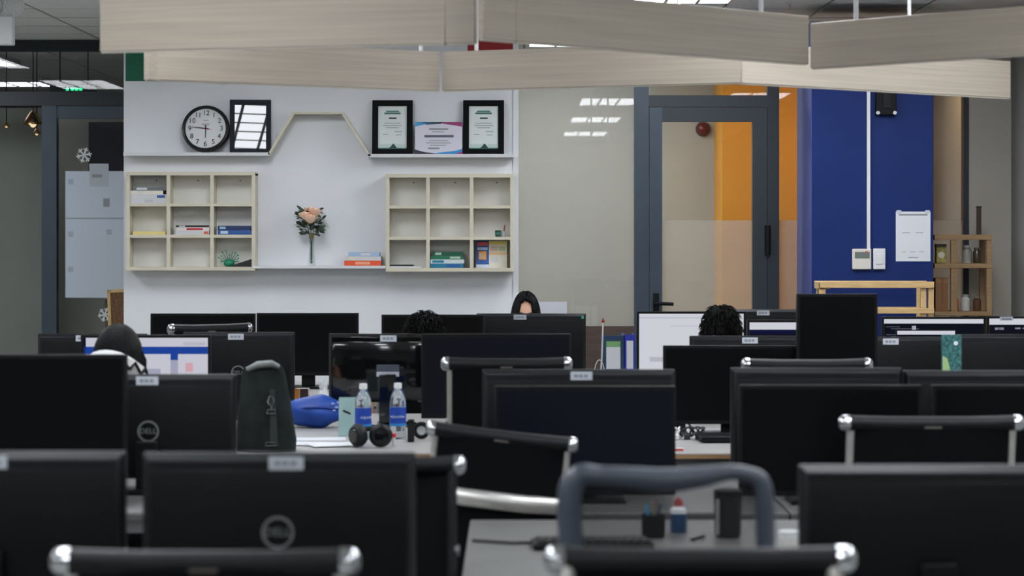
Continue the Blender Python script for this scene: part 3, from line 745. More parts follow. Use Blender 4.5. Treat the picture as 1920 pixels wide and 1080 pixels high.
O('cap', MB().box(-.016,.014,-.002,.028,.165,.175), C((54,40,32),.6), tl_)

# ================================================================== DESKS
DZ = .73
def desk(label, x0, x1, y0, y1, z=DZ, top=None, group=None):
    d_ = E('office_desk', label, 'desk', ((x0+x1)/2, (y0+y1)/2, 0), 0, group)
    hx, hy = (x1-x0)/2-.004, (y1-y0)/2; em = M_edge if top is None else mat('grey edge band',(74,74,73),.5)
    O('tabletop', MB().box(-hx,hx,-hy,hy,z-.022,z), top or M_desk, d_, bevel=.003, seg=1)
    O('edge_band', MB().box(-hx,hx,-hy-.003,-hy,z-.021,z-.006), em, d_)
    O('edge_band', MB().box(-hx,hx,hy,hy+.003,z-.021,z-.006), em, d_)
    for sx in (-1,1):
        for sy in (-1,1):
            cx, cy = sx*(hx-.05), sy*(hy-.05)
            O('leg', MB().box(cx-.02,cx+.02,cy-.02,cy+.02,0,z-.062), M_leg, d_)
    for sy in (-1,1): O('cross_rail', MB().box(-hx+.03,hx-.03,sy*(hy-.05)-.015,sy*(hy-.05)+.015,z-.062,z-.022), M_leg, d_)
    return d_
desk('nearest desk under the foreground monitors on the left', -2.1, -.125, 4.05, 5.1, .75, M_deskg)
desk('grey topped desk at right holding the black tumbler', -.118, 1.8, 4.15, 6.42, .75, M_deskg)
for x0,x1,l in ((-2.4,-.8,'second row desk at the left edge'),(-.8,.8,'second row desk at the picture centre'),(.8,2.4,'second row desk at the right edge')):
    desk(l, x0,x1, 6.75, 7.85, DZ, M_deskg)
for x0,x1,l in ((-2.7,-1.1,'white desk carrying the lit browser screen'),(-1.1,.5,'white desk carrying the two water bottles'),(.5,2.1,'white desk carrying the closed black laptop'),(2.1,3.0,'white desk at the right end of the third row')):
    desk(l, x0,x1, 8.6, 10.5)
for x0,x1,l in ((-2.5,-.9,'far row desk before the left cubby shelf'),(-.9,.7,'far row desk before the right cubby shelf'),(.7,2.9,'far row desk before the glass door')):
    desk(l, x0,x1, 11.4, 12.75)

# ================================================================== MONITORS
M_stick = mat('asset sticker', (188,194,202), .5)
def rot_y(m): return m
def monitor(label, xc, ytop, s, w=.54, h=.325, face='back', desk_z=DZ, sticker=None, logo=None, lit=None, gloss=False, navy=False, yaw=0, stickm=None, lip=True, portrait=False):
    """xc,ytop: pixel of the top centre; s px/m at the panel"""
    p = P(xc, ytop, s)
    r = E('monitor', label, 'monitor', (p.x, p.y, desk_z+.0008), (PI if face == 'back' else 0)+yaw)
    zt = p.z-desk_z; zb = zt-h
    b = .012
    # local: screen towards -Y
    pan = MB().box(-w/2, w/2, -.012, .008, zb, zt)
    pan.frustum((-w/2,w/2,zb,zt), .008, (-w/2+.012,w/2-.012,zb+.012,zt-.014), .026)
    O('panel', pan, M_gloss if gloss else (M_lip if lip and face == 'back' else M_black), r, bevel=.002, seg=1)
    bm_ = M_gloss if gloss else M_black
    bk = MB().frustum((-w/2+.014,w/2-.014,zb+.014,zt-.03), .0262, (-w/2+.03,w/2-.03,zb+.03,zt-.05), .032)
    if False: bk.frustum((-w*.3,w*.3,zb+.05,zb+h*.72), .032, (-w*.26,w*.26,zb+.07,zb+h*.66), .05)
    back = O('back_cover', bk, bm_, r, bevel=.004)
    sm = M_navyscr if navy else M_screen
    if not lit:
        O('screen', MB().box(-w/2+b, w/2-b, -.0128, -.0118, zb+b+.004, zt-b), sm, r)
    else:
        sc = O('screen', MB().box(-w/2+b, w/2-b, -.0128, -.0118, zb+b+.004, zt-b), emis(*lit[0]), r)
        sw_, sh_ = w-2*b, h-2*b-.004
        for (x0,x1,y0,y1,em) in lit[1]:
            O('screen_pane', MB().box(-sw_/2+x0*sw_, -sw_/2+x1*sw_, -.0134, -.0128, zt-b-y1*sh_, zt-b-y0*sh_), emis(*em), sc)
    # stand
    nk = MB().box(-.035,.035,.034,.062,.012,max(zb+.12, .1)) if not portrait else MB().box(-.03,.03,.034,.062,.012,zb+.3)
    O('stand_neck', nk, bm_, r, bevel=.003)
    O('stand_foot', MB().prism([(-.12,0),(.12,0),(.12,.006),(.1,.012),(-.1,.012),(-.12,.006)], -.05, .12), bm_, r)
    if sticker is not None:
        sx = -sticker if face == 'back' else sticker
        yb = .0265 if face == 'back' else -.0135
        if face == 'back':
            st = O('asset_sticker', MB().box(-.034,.034,0,.0012,-.026,.0), stickm or M_stick, r, loc=(sx,.0268,zt-.004), rot=(.0,0,0))
            st.location = (sx, .0272, zt-.006)
        else:
            st = O('asset_sticker', MB().box(-.034,.034,-.0012,0,-.02,.0), stickm or M_stick, r, loc=(sx,-.0135,zt-.002))
        for a0,a1 in ((-.02,-.008),(-.004,.008),(.011,.024)):
            O('sticker_print', MB().box(a0,a1,-.002,.002,-.018,-.008), C((130,136,146)), st)
    if logo:
        ly = .0325; lz_ = zb+h*logo[1]; rr = logo[0]
        lm = mat('satin logo', (136,140,140), .35, metal=.5)
        ring = MB(); n = 40; vs=[]
        for i in range(n):
            a_ = 2*PI*i/n
            for rad,yy in ((rr,0),(rr,.0025),(rr-.005,.0025),(rr-.005,0)): vs.append((math.cos(a_)*rad, yy, math.sin(a_)*rad))
        ring.add(vs, [(i*4+k, ((i+1)%n)*4+k, ((i+1)%n)*4+(k+1)%4, i*4+(k+1)%4) for i in range(n) for k in range(4)])
        lo = O('logo_ring', ring, lm, r, loc=(0, ly, lz_))
        O('logo_lettering', text_mesh('DELL', rr*.72, lm, .001), None, lo, loc=(0,.002,0), rot=(PI/2,0,PI))
        if lz_+rr > zb+h*.6 : pass
    return r
# ---- nearest row
monitor('foreground monitor cut by the left edge, sticker on its top', -18, 847, 944, .54, .31, 'back', .75, sticker=.005)
monitor('foreground monitor with the large round logo on its back', 524, 849, 944, .54, .31, 'back', .75, sticker=.016, logo=(.032,.5))
monitor('foreground dark monitor at the lower right corner', 1752, 872, 944, .54, .31, 'back', .75)
# ---- second row
monitor('black screen in the second row touching the left edge', 82, 665, 640, .49, .36, 'screen')
monitor('second row monitor back with round logo below its sticker', 281, 702, 602, .54, .325, 'back', sticker=-.004, logo=(.033,.46))
monitor('second row monitor back with a sticker behind the chrome chair', 1085, 693, 593, .61, .34, 'back', sticker=.008)
monitor('navy tinted dark screen right behind the tilted chrome chair', 1097, 724, 627, .54, .325, 'screen', navy=True)
monitor('second row monitor back left of the right edge pair', 1530, 690, 593, .54, .325, 'back')
monitor('wide dark screen above the right chrome chair', 1556, 722, 630, .545, .33, 'screen')
monitor('second row monitor back cut by the right edge', 1848, 695, 593, .52, .325, 'back')
monitor('dark screen cut by the right edge in the second row', 1916, 722, 630, .54, .33, 'screen')
# ---- third row
white1 = ('lit screen white',(226,226,240),.5)
blue1 = ('lit screen blue',(34,70,160),.6)
grey1 = ('lit screen grey',(176,180,200),.55)
navy1 = ('lit screen navy',(22,26,60),.5)
pale1 = ('lit screen pale',(200,200,214),.55)
pink1 = ('lit screen pink',(226,180,190),.55)
monitor('dark monitor back at the left with a small white sticker', 174, 626, 430, .475, .3, 'back', sticker=-.035)
monitor('lit monitor showing a browser with a blue header bar', 274, 628, 465, .525, .325, 'screen', lit=(white1, [
    (0,1,.12,.22,blue1),(.70,.76,.12,.3,blue1),(.70,.76,.3,1,grey1),(.5,.62,.42,.72,grey1),(.82,.88,.34,.46,pink1),(0,.02,0,1,navy1),(.8,.98,.06,.1,pale1),(.78,.96,.62,.64,grey1)]))
monitor('monitor back with sticker and round logo beside the browser screen', 448, 623, 430, .485, .3, 'back', sticker=-.01, logo=(.03,.42))
monitor('glossy backed monitor behind the two water bottles', 728, 626, 447, .497, .287, 'back', sticker=.002, gloss=True)
gl = bpy.data.objects[[o.name for o in bpy.data.objects if o.get('label') == 'glossy backed monitor behind the two water bottles'][0]]
zt_ = ZZ(626,447)-DZ
O('service_label', MB().box(-.047,.047,.0322,.0335,zt_-.178,zt_-.158), C((176,180,190),.5), gl)
O('service_panel', MB().box(-.047,.047,.0322,.0332,zt_-.158,zt_-.128), C((64,72,86),.4), gl)
monitor('wide dark bluish screen behind the centre chrome chair', 930, 626, 467, .6, .34, 'screen', navy=True)
monitor('monitor back with grey sticker below the spiky haired head', 1405, 630, 430, .522, .3, 'back', sticker=.0)
monitor('plain dark screen left of the portrait monitor', 1370, 648, 472, .538, .312, 'screen')
monitor('upright portrait black monitor taller than its neighbours', 1569, 551, 475, .32, .54, 'screen', portrait=True)
monitor('monitor back with crooked sticker right of the portrait monitor', 1664, 632, 430, .51, .3, 'back', sticker=.01, logo=(.03,.4))
monitor('third row monitor back at the right edge', 1908, 627, 430, .52, .3, 'back')
# ---- far row
monitor('far black screen under the left cubby shelf, left of two', 381, 588, 361, .545, .325, 'screen')
monitor('far black screen under the left cubby shelf, right of two', 577, 587, 361, .53, .325, 'screen')
monitor('far black screen left of the woman', 812, 590, 361, .535, .325, 'screen')
monitor('far monitor back with green corner dot before the woman', 996, 588, 350, .585, .325, 'back', sticker=-.06)
gd = bpy.data.objects[[o.name for o in bpy.data.objects if o.get('label') == 'far monitor back with green corner dot before the woman'][0]]
O('green_dot', MB().lathe([(.008,.0),(.008,.0275)],12,axis='y'), C((60,170,140)), gd, loc=(-.275,0,ZZ(588,350)-DZ-.02))
monitor('bright white lit screen left of the spiky haired head', 1296, 584, 372, .55, .33, 'screen', lit=(('lit screen bright',(232,234,244),.52), [(.0,.62,.06,.075,pale1),(.1,.3,.72,.8,pale1),(.3,.6,.2,.21,pale1)]))
monitor('far monitor back with sticker above the small lit screen', 1430, 580, 350, .54, .325, 'back', sticker=.0)
monitor('small lit screen left of the portrait monitor', 1503, 600, 380, .54, .325, 'screen', lit=(white1, [(0,1,.1,1,navy1),(.02,.5,.3,.33,grey1)]) if False else (('lit screen bright',(232,234,244),.52), [(0,1,.12,.2,navy1),(0,1,.2,1,('lit screen dark',(26,28,40),.4))]))
dark_ui = ('lit screen dark',(26,28,40),.4)
code = [(.0,1,.08,1,dark_ui)]+[(.02+.05*(k%4), .16+.07*((k*7)%5)+.05*(k%4), .13+.035*k, .145+.035*k, ('lit code',(130,132,160),.35)) for k in range(14)]
monitor('lit code editor screen with white top bar in the far row', 1750, 594, 361, .54, .32, 'screen', lit=(('lit screen bright',(232,234,244),.52), code+[(.28,.32,.12,.2,('lit screen bright',(232,234,244),.52))]))
monitor('lit code screen with white bar at the right edge', 1940, 593, 361, .5, .32, 'screen', sticker=-.15, lit=(('lit screen bright',(232,234,244),.52), [(0,1,.11,1,dark_ui)]+[(.06,.16,.16,.2,grey1),(.28,.34,.16,.19,grey1),(.36,.52,.16,.19,grey1)]))
# laptop on a riser
lpt = E('laptop', 'open laptop with white bar on a riser in the far row', 'laptop', (XX(1750,385), D(385), DZ+.0008))
O('riser', MB().box(-.15,.15,-.0,.24,0,.1), M_alu, lpt, bevel=.004)
O('laptop_base', MB().box(-.15,.15,-.0,.22,.1,.116), M_black, lpt, bevel=.003)
ls = O('laptop_lid', MB().box(-.15,.15,.2,.208,.116,ZZ(617,375)-DZ), M_black, lpt)
O('screen', MB().box(-.143,.143,.1985,.2,.13,ZZ(619,375)-DZ), emis(*dark_ui), ls)
O('screen_bar', MB().box(-.143,.143,.1975,.1985,ZZ(626,375)-DZ,ZZ(619,375)-DZ), emis('lit screen bright',(232,234,244),.52), ls)

# ================================================================== CHAIRS
def chair_proto():
    c = E('office_chair', 'chair', 'chair')
    # roll along the top of the back
    O('top_roll', MB().tube([(-.225,-.3,.98),(-.1,-.304,.977),(.1,-.304,.977),(.225,-.3,.98)], .021, 14), M_leath, c)
    for sx in (-1,1):
        O('end_cap', MB().lathe([(.0005,.018),(.012,.016),(.02,.009),(.0225,0),(.0225,-.014)] if sx > 0 else [(.0005,-.018),(.012,-.016),(.02,-.009),(.0225,0),(.0225,.014)], 16, axis='x'), M_chrome, c, loc=(sx*.226,-.3,.98))
        path = [(sx*.208,-.298,.985),(sx*.208,-.285,.93),(sx*.208,-.26,.8),(sx*.208,-.235,.65),(sx*.208,-.215,.55),(sx*.208,-.18,.485),(sx*.208,-.1,.455),(sx*.208,.08,.45),(sx*.208,.22,.462),(sx*.208,.245,.45)]
        O('side_frame', MB().tube(path, .013, 10), M_alu, c)
        arm = [(sx*.215,-.235,.64),(sx*.25,-.21,.635),(sx*.262,-.1,.62),(sx*.262,.08,.605),(sx*.262,.14,.59),(sx*.258,.13,.56),(sx*.24,.08,.5),(sx*.215,.05,.46)]
        ar = O('armrest', MB().tube(arm, .011, 10), M_chrome, c)
        O('arm_pad', MB().tube([(sx*.262,-.17,.638),(sx*.262,-.05,.626),(sx*.262,.07,.612)], .015, 10, flat=.6), M_leath, ar)
        O('bolt', MB().lathe([(.012,-.006),(.012,.006)],12,axis='x'), M_chrome, c, loc=(sx*.222,-.258,.79))
    # ribbed sling back and seat
    def sling(pts, th, name, rib):
        m = MB(); n = 9; vs = []
        for (y,z,ny,nz) in pts:
            for j in range(n):
                x = -.2+.4*j/(n-1); sag = .022*(1-((j-(n-1)/2)/((n-1)/2))**2)
                vs.append((x, y-ny*sag, z-nz*sag))
        k = len(pts)
        for (y,z,ny,nz) in pts:
            for j in range(n):
                x = -.2+.4*j/(n-1); sag = .022*(1-((j-(n-1)/2)/((n-1)/2))**2)
                vs.append((x, y-ny*(sag+th), z-nz*(sag+th)))
        f = []
        for i in range(k-1):
            for j in range(n-1):
                f.append((i*n+j, i*n+j+1, (i+1)*n+j+1, (i+1)*n+j)); o_=k*n
                f.append((o_+(i+1)*n+j, o_+(i+1)*n+j+1, o_+i*n+j+1, o_+i*n+j))
            f.append((i*n, (i+1)*n, k*n+(i+1)*n, k*n+i*n)); f.append((i*n+n-1, k*n+i*n+n-1, k*n+(i+1)*n+n-1, (i+1)*n+n-1))
        for j in range(n-1):
            f.append((j, k*n+j, k*n+j+1, j+1)); e = (k-1)*n
            f.append((e+j, e+j+1, k*n+e+j+1, k*n+e+j))
        m.add(vs, f); return O(name, m, M_fabric, c)
    bp = []; 
    for i in range(25):
        t_ = i/24; z = .972-.46*t_; y = -.292+.075*t_**.9; w_ = .004*math.sin(t_*PI*24)
        bp.append((y+w_, z, 1, .15))
    sling(bp, .016, 'backrest', 24)
    sp_ = []
    for i in range(23):
        t_ = i/22; y = -.2+.43*t_; z = .5-.05*min(1,t_*4)**.7+.012*t_ + .004*math.sin(t_*PI*22)
        sp_.append((y, z, 0, 1))
    sling(sp_, .018, 'seat', 22)
    O('back_brace', MB().tube([(-.2,-.272,.8),(-.1,-.305,.797),(.1,-.305,.797),(.2,-.272,.8)], .017, 12, flat=1.5), M_alu, c)
    O('seat_brace', MB().tube([(-.2,.0,.44),(-.08,.0,.405),(.08,.0,.405),(.2,.0,.44)], .014, 10), M_alu, c)
    O('column', MB().lathe([(.03,.09),(.03,.2),(.02,.21),(.02,.4),(.05,.41)], 16), M_chrome, c)
    O('maker_tag', MB().box(-.022,.022,-.3265,-.3245,.962,.972), C((90,84,80)), c)
    for k in range(5):
        a_ = 2*PI*k/5+.3; d_ = Vector((math.cos(a_),math.sin(a_),0))
        O('base_leg', MB().tube([d_*.02+Vector((0,0,.1)), d_*.15+Vector((0,0,.095)), d_*.28+Vector((0,0,.072))], [.022,.018,.013], 8), M_alu, c)
        O('caster', MB().lathe([(.0005,-.018),(.027,-.018),(.03,-.012),(.03,.012),(.027,.018),(.0005,.018)],14,axis='x'), M_blackm, c, loc=d_*.28+Vector((0,0,.031)), rot=(0,0,a_+.6))
    return c
chp = chair_proto(); used = [False]
def chair(label, x, y, s, yaw=0, zoff=0, width=None, brace=True):
    """x,y pixel of the middle of the top roll, s px/m there"""
    if not used[0]: used[0] = True; c = chp
    else: c = copy_tree(chp)
    p = P(x, y, s); R_ = Matrix.Rotation(yaw,3,'Z')
    o = R_ @ Vector((0,-.3,0))
    c['label'] = label
    zz = p.z/.98
    c.location = (p.x-o.x, p.y-o.y, 0); c.rotation_euler = (0,0,yaw); c.scale = ((width or .5)/.49, 1, zz)
    return c
G1 = 'chrome framed office chairs'
chair('nearest chrome capped chair at the lower left corner', 385, 1053, 1170, .0)
chair('nearest chrome capped chair at the lower right, behind the grey mesh chair', 1313, 1049, 1180, PI)
chair('tilted chrome chair with pale lower bar at picture centre', 945, 814, 668, -.05, width=.435)
bpy.data.objects[-1] if False else None
chair('chrome capped chair before the wide dark screen at right', 1747, 793, 668, 0, width=.53)
chair('chrome chair right of the large logo monitor', 690, 872, 806, PI, width=.46)
chair('chrome chair before the wide bluish third row screen', 950, 682, 530, 0, width=.47)
chair('chrome chair left of the portrait monitor base', 1513, 684, 530, 0, width=.47)
chair('farthest chrome chair near the wall, seen above the browser screen', 394, 616, 405, .5, width=.42)
for o in list(bpy.data.objects):                  # only the centre chair shows its pale cross bar
    if o.name.startswith('back_brace') and o.parent and 'pale lower bar' not in o.parent.get('label',''): bpy.data.objects.remove(o, do_unlink=True)
    elif o.name.startswith('side_frame') and o.parent.get('label','') == 'chrome chair right of the large logo monitor':
        o.data = o.data.copy(); o.data.materials[0] = M_leath
# roll tilt of the centre chair
for o in list(bpy.data.objects):
    if o.get('label') == 'tilted chrome chair with pale lower bar at picture centre':
        o.rotation_euler = (0, math.radians(6.5), -.05)
        o.location.z += .0; o.location.x += -.115

# grey plastic framed mesh chair
mc = E('mesh_chair', 'grey plastic framed mesh chair at the lower centre', 'chair', (XX(1251,1100), 4.0+.22, 0))
sc_ = 1.0
def mcp(x, y, s=1105): return (XX(x,s)-XX(1251,1100), -.22, ZZ(y,s))
fr_ = [mcp(*q) for q in ((1075,1150),(1072,1040),(1068,960),(1072,915),(1090,893),(1125,894),(1180,897),(1250,903),(1320,896),(1370,888),(1405,892),(1428,905),(1436,945),(1438,1040),(1438,1150))]
rr_ = [.021,.021,.0215,.021,.019,.0165,.018,.0215,.018,.0135,.0135,.0155,.0165,.0165,.0165]
# smooth path
def smooth(pts, rs, n=5):
    out=[]; ro_=[]
    for i in range(len(pts)-1):
        p0=Vector(pts[max(i-1,0)]);p1=Vector(pts[i]);p2=Vector(pts[i+1]);p3=Vector(pts[min(i+2,len(pts)-1)])
        for k in range(n):
            t=k/n
            out.append(.5*((2*p1)+(p2-p0)*t+(2*p0-5*p1+4*p2-p3)*t*t+(3*p1-p0-3*p2+p3)*t**3)); ro_.append(rs[i]*(1-t)+rs[i+1]*t)
    out.append(Vector(pts[-1])); ro_.append(rs[-1]); return out, ro_
sp1, sr1 = smooth(fr_, rr_)
for q in (0,-1):
    pass
sp1 = [Vector((sp1[0].x, -.18, .5))]+sp1+[Vector((sp1[-1].x, -.18, .5))]; sr1 = [.02]+sr1+[.02]
O('back_frame', MB().tube(sp1, sr1, 12), M_gplast, mc)
# open mesh: fine threads
th_ = MB(); xa, xb = sp1[8].x+.012, sp1[-8].x-.012; zt1 = ZZ(905,1105); 
for k in range(88):
    x_ = xa+(xb-xa)*k/87; th_.box(x_-.00055, x_+.00055, -.213, -.2116, .56, zt1)
for k in range(136):
    z_ = .56+(zt1-.01-.56)*k/135; th_.box(xa-.012, xb+.012, -.2124, -.2112, z_-.00055, z_+.00055)
mo = O('mesh_back', th_, M_blackm, mc, smooth=False); mo['kind'] = 'stuff'
O('lumbar_bar', MB().tube([(xa-.01,-.2,.62),(0,-.17,.61),(xb+.01,-.2,.62)], .016, 10), M_gplast, mc)
O('seat', MB().ell((0,.03,.47),(.24,.25,.045),24,10), M_fabric, mc)
O('back_stem', MB().tube([(0,-.17,.61),(0,-.22,.5),(0,-.16,.4),(0,0,.4)], [.02,.024,.024,.03], 10), M_gplast, mc)
for sx in (-1,1):
    O('seat_arm', MB().tube([(sx*.2,.0,.44),(sx*.265,.02,.46),(sx*.27,.02,.66)], .014, 10), M_gplast, mc)
    O('arm_pad', MB().tube([(sx*.27,-.1,.672),(sx*.27,.12,.672)], .03, 10, flat=.4), M_leath, mc)
O('column', MB().lathe([(.03,.09),(.03,.2),(.02,.21),(.02,.4),(.06,.43)], 16), M_blackm, mc)
for k in range(5):
    a_ = 2*PI*k/5+.1; d_ = Vector((math.cos(a_),math.sin(a_),0))
    O('base_leg', MB().tube([d_*.02+Vector((0,0,.1)), d_*.28+Vector((0,0,.072))], [.024,.015], 8), M_gplast, mc)
    O('caster', MB().lathe([(.0005,-.018),(.027,-.018),(.03,-.012),(.03,.012),(.027,.018),(.0005,.018)],14,axis='x'), M_blackm, mc, loc=d_*.28+Vector((0,0,.031)), rot=(0,0,a_+.6))

# ================================================================== PEOPLE
def head_dir(d):
    """ellipsoid point for unit direction d; face towards +Y"""
    x, y, z = d.x*.076, d.y*.094, d.z*.115
    if d.z < 0: x *= 1-.28*(-d.z)**1.6
    if d.z < -.2 and d.y > 0: y *= 1-.08*(-d.z)
    if d.y < 0: y *= 1.06; 
    if d.z < -.35 and d.y < 0: y *= 1-.55*(-d.z-.35)
    g = lambda cx, cz, wx, wz: math.exp(-((d.x-cx)/wx)**2-((d.z-cz)/wz)**2) if d.y > 0 else 0
    y += .022*g(0,-.16,.10,.13) + .012*g(0,-.02,.07,.16)          # nose
    y -= .010*(g(.34,.03,.17,.11)+g(-.34,.03,.17,.11))            # eye sockets
    y += .005*(g(.34,.2,.25,.07)+g(-.34,.2,.25,.07))              # brows
    y += .006*g(0,-.45,.2,.06) + .006*g(0,-.55,.18,.06) - .005*g(0,-.5,.22,.03)   # lips
    y += .008*g(0,-.82,.25,.14)                                   # chin
    return Vector((x,y,z))
def person(label, head_px, s, yaw, ztop, hair, shirt, trousers, lean=.10, group=None):
    hp = P(head_px[0], 440, s)
    root = E('person', label, 'person', (hp.x, hp.y, 0), yaw, group)
    hz = ztop-(.15 if hair == 'long' else .132)                       # head centre
    hy = 0.0
    py = -lean                           # pelvis behind the head
    nz = hz-.13
    V = [(0,py,.56),(0,py-.02,.56+(nz-.56)*.42),(0,py+lean*.45,.56+(nz-.56)*.78),(0,-.025,nz),(0,-.012,nz+.07)]
    Rr = [.135,.125,.135,.06,.052]
    Ed = [(0,1),(1,2),(2,3),(3,4)]
    for sx in (-1,1):
        b = len(V)
        sh = (sx*.165, py+lean*.55, nz-.065); el = (sx*.235, .06, nz-.29); wr = (sx*.15,.30,DZ+.045)
        V += [sh, el, wr, (sx*.142,.35,DZ+.04), (sx*.14,.385,DZ+.038)]
        Rr += [.062,.045,.028,.03,.026]
        Ed += [(2,b),(b,b+1),(b+1,b+2),(b+2,b+3),(b+3,b+4)]
        for k in range(4):
            i = len(V); fx = (k-1.5)*.02
            ln = (.9,1.0,.95,.75)[k]
            V += [(sx*.14+fx*.9, .4, DZ+.04), (sx*.14+fx*1.15, .4+.035*ln, DZ+.04), (sx*.14+fx*1.2, .4+.07*ln, DZ+.02)]
            Rr += [.0095,.0088,.0075]; Ed += [(b+4,i),(i,i+1),(i+1,i+2)]
        i = len(V)
        V += [(sx*.142-sx*.035,.375,DZ+.03),(sx*.142-sx*.052,.405,DZ+.022)]; Rr += [.011,.009]; Ed += [(b+3,i),(i,i+1)]
        i = len(V)
        V += [(sx*.09,py+.02,.53),(sx*.11,py+.42,.54),(sx*.11,py+.44,.12),(sx*.11,py+.46,.06),(sx*.115,py+.58,.045)]
        Rr += [.095,.065,.045,.042,.038]; Ed += [(0,i),(i,i+1),(i+1,i+2),(i+2,i+3),(i+3,i+4)]
    me = bpy.data.meshes.new('body'); me.from_pydata(V, Ed, []); me.update()
    ob = bpy.data.objects.new('body', me); COL.objects.link(ob)
    md = ob.modifiers.new('skin','SKIN'); md.use_smooth_shade = True
    for i, r in enumerate(Rr):
        sv = me.skin_vertices[0].data[i]; sv.radius = (r*(1.25 if i in (1,2) else 1), r*(.8 if i in (1,2) else 1)); sv.use_root = (i == 0)
    sb = ob.modifiers.new('sub','SUBSURF'); sb.levels = 2; sb.render_levels = 2
    dg = bpy.context.evaluated_depsgraph_get()
    bm_ = bpy.data.meshes.new_from_object(ob.evaluated_get(dg))
    bpy.data.objects.remove(ob, do_unlink=True)
    bm = bmesh.new(); bm.from_mesh(bm_)
    for f in bm.faces:
        c = f.calc_center_median()
        if c.z > nz+.005 and abs(c.x) < .09: f.material_index = 0
        elif c.y > .27 and c.z > DZ-.02 : f.material_index = 0
        elif c.z < .6 and (c.y > py+.09 or c.z < .5): f.material_index = 2 if c.z > .1 else 3
        else: f.material_index = 1
        f.smooth = True
    # head
    nu, nv = 40, 28; rows = []
    for i in range(nv+1):
        t_ = PI*i/nv; row = []
        for j in range(nu):
            ph = 2*PI*j/nu
            d = Vector((math.sin(t_)*math.cos(ph), math.sin(t_)*math.sin(ph), math.cos(t_)))
            q = head_dir(d); row.append(bm.verts.new((q.x, q.y+hy, q.z+hz)))
        rows.append(row)
    for i in range(nv):
        for j in range(nu):
            f = bm.faces.new((rows[i][j], rows[i+1][j], rows[i+1][(j+1)%nu], rows[i][(j+1)%nu])); f.smooth = True; f.material_index = 0
    bmesh.ops.remove_doubles(bm, verts=bm.verts, dist=1e-6); 
    bm.to_mesh(bm_); bm.free()
    bm_.materials.clear()
    for m in (M_skin, shirt, trousers, M_blackm): bm_.materials.append(m)
    body = O('body', bm_, None, root)
    fm = MB()
    for sx in (-1,1):
        O('ear', MB().ell((sx*.077,-.008,hz-.01),(.01,.02,.031),10,8), M_skin, body)
        e = O('eye', MB().ell((sx*.029,.079,hz+.004),(.013,.011,.010),12,8), C((230,228,224),.3), body)
        O('brow', MB().tube([(sx*.014,.093,hz+.024),(sx*.03,.092,hz+.028),(sx*.046,.080,hz+.023)],[.002,.003,.0015],6), M_hair, body)
        O('iris', MB().ell((sx*.029,.0865,hz+.004),(.006,.004,.006),10,6), C((30,20,16),.2), body)
    O('lips', MB().tube([(-.022,.081,hz-.057),(-.008,.0905,hz-.056),(.008,.0905,hz-.056),(.022,.081,hz-.057)],[.002,.005,.005,.002],8), C((168,96,88),.5), body)
    # hair shell
    hm = MB(); rnd = random.Random(hash(label) & 0xffff if False else len(label)*13)
    nu, nv = 56, 30
    def hairline(d):
        if hair == 'long':    # parted fringe leaving a forehead
            return d.z > .74-.42*abs(d.x) or d.y < .30 or (abs(d.x) > .5 and d.y < .85)
        return d.z > .45 or d.y < .28 and (d.z > -.62 or d.y < -.2 and d.z > -.7)
    thick = {'long':1.10,'smooth':1.16,'short':1.17,'spiky':1.17}[hair]
    verts = {}
    def hv(i,j):
        j %= nu
        if (i,j) in verts: return verts[(i,j)]
        t_ = PI*i/nv; ph = 2*PI*j/nu
        d = Vector((math.sin(t_)*math.cos(ph), math.sin(t_)*math.sin(ph), math.cos(t_)))
        q = head_dir(d)
        if d.y > 0: q.y = min(q.y, d.y*.1)
        k = thick + (.025*math.sin(ph*23+t_*3)+.015*math.sin(ph*41+1))*(0 if hair == 'smooth' else 1) + .006*math.sin(ph*31)
        if hair == 'long' and d.z > .3: k -= .05*math.exp(-(d.x/.08)**2)
        if hair == 'smooth': k += .06*max(0,-d.y)
        q = q*k
        if hair == 'long' and q.z > 0: q.z *= 1.17
        b_ = len(hm.v); hm.v.append((q.x, q.y+hy, q.z+hz)); verts[(i,j)] = b_; return b_
    for i in range(nv):
        for j in range(nu):
            t_ = PI*(i+.5)/nv; ph = 2*PI*(j+.5)/nu
            d = Vector((math.sin(t_)*math.cos(ph), math.sin(t_)*math.sin(ph), math.cos(t_)))
            if hairline(d) and d.z > -.85: hm.f.append((hv(i,j),hv(i+1,j),hv(i+1,j+1),hv(i,j+1)))
    ho = O('hair', hm, M_hair, body)
    so = ho.modifiers.new('solid','SOLIDIFY'); so.thickness = .012; so.offset = -1
    lk = MB()
    if hair in ('short','spiky'):
        for k in range(1100):
            t_ = math.acos(rnd.uniform(-.35,1)); ph = rnd.uniform(0,2*PI)
            d = Vector((math.sin(t_)*math.cos(ph), math.sin(t_)*math.sin(ph), math.cos(t_)))
            if not hairline(d): continue
            q = head_dir(d)*(thick-.02)
            dn = Vector((0,0,-1)); dn = dn-d*dn.dot(d)+Vector((rnd.uniform(-.35,.35),rnd.uniform(-.35,.35),0)); dr = (d*(.3 if hair == 'short' else .16)+dn.normalized()).normalized()
            L_ = rnd.uniform(.02,.042)
            q1 = q+dr*L_*.5+d*.008; q2 = q+dr*L_
            o_ = Vector((0,hy,hz))
            lk.tube([q+o_,q1+o_,q2+o_],[.0028,.0024,.0005],4,caps=False)
    else:
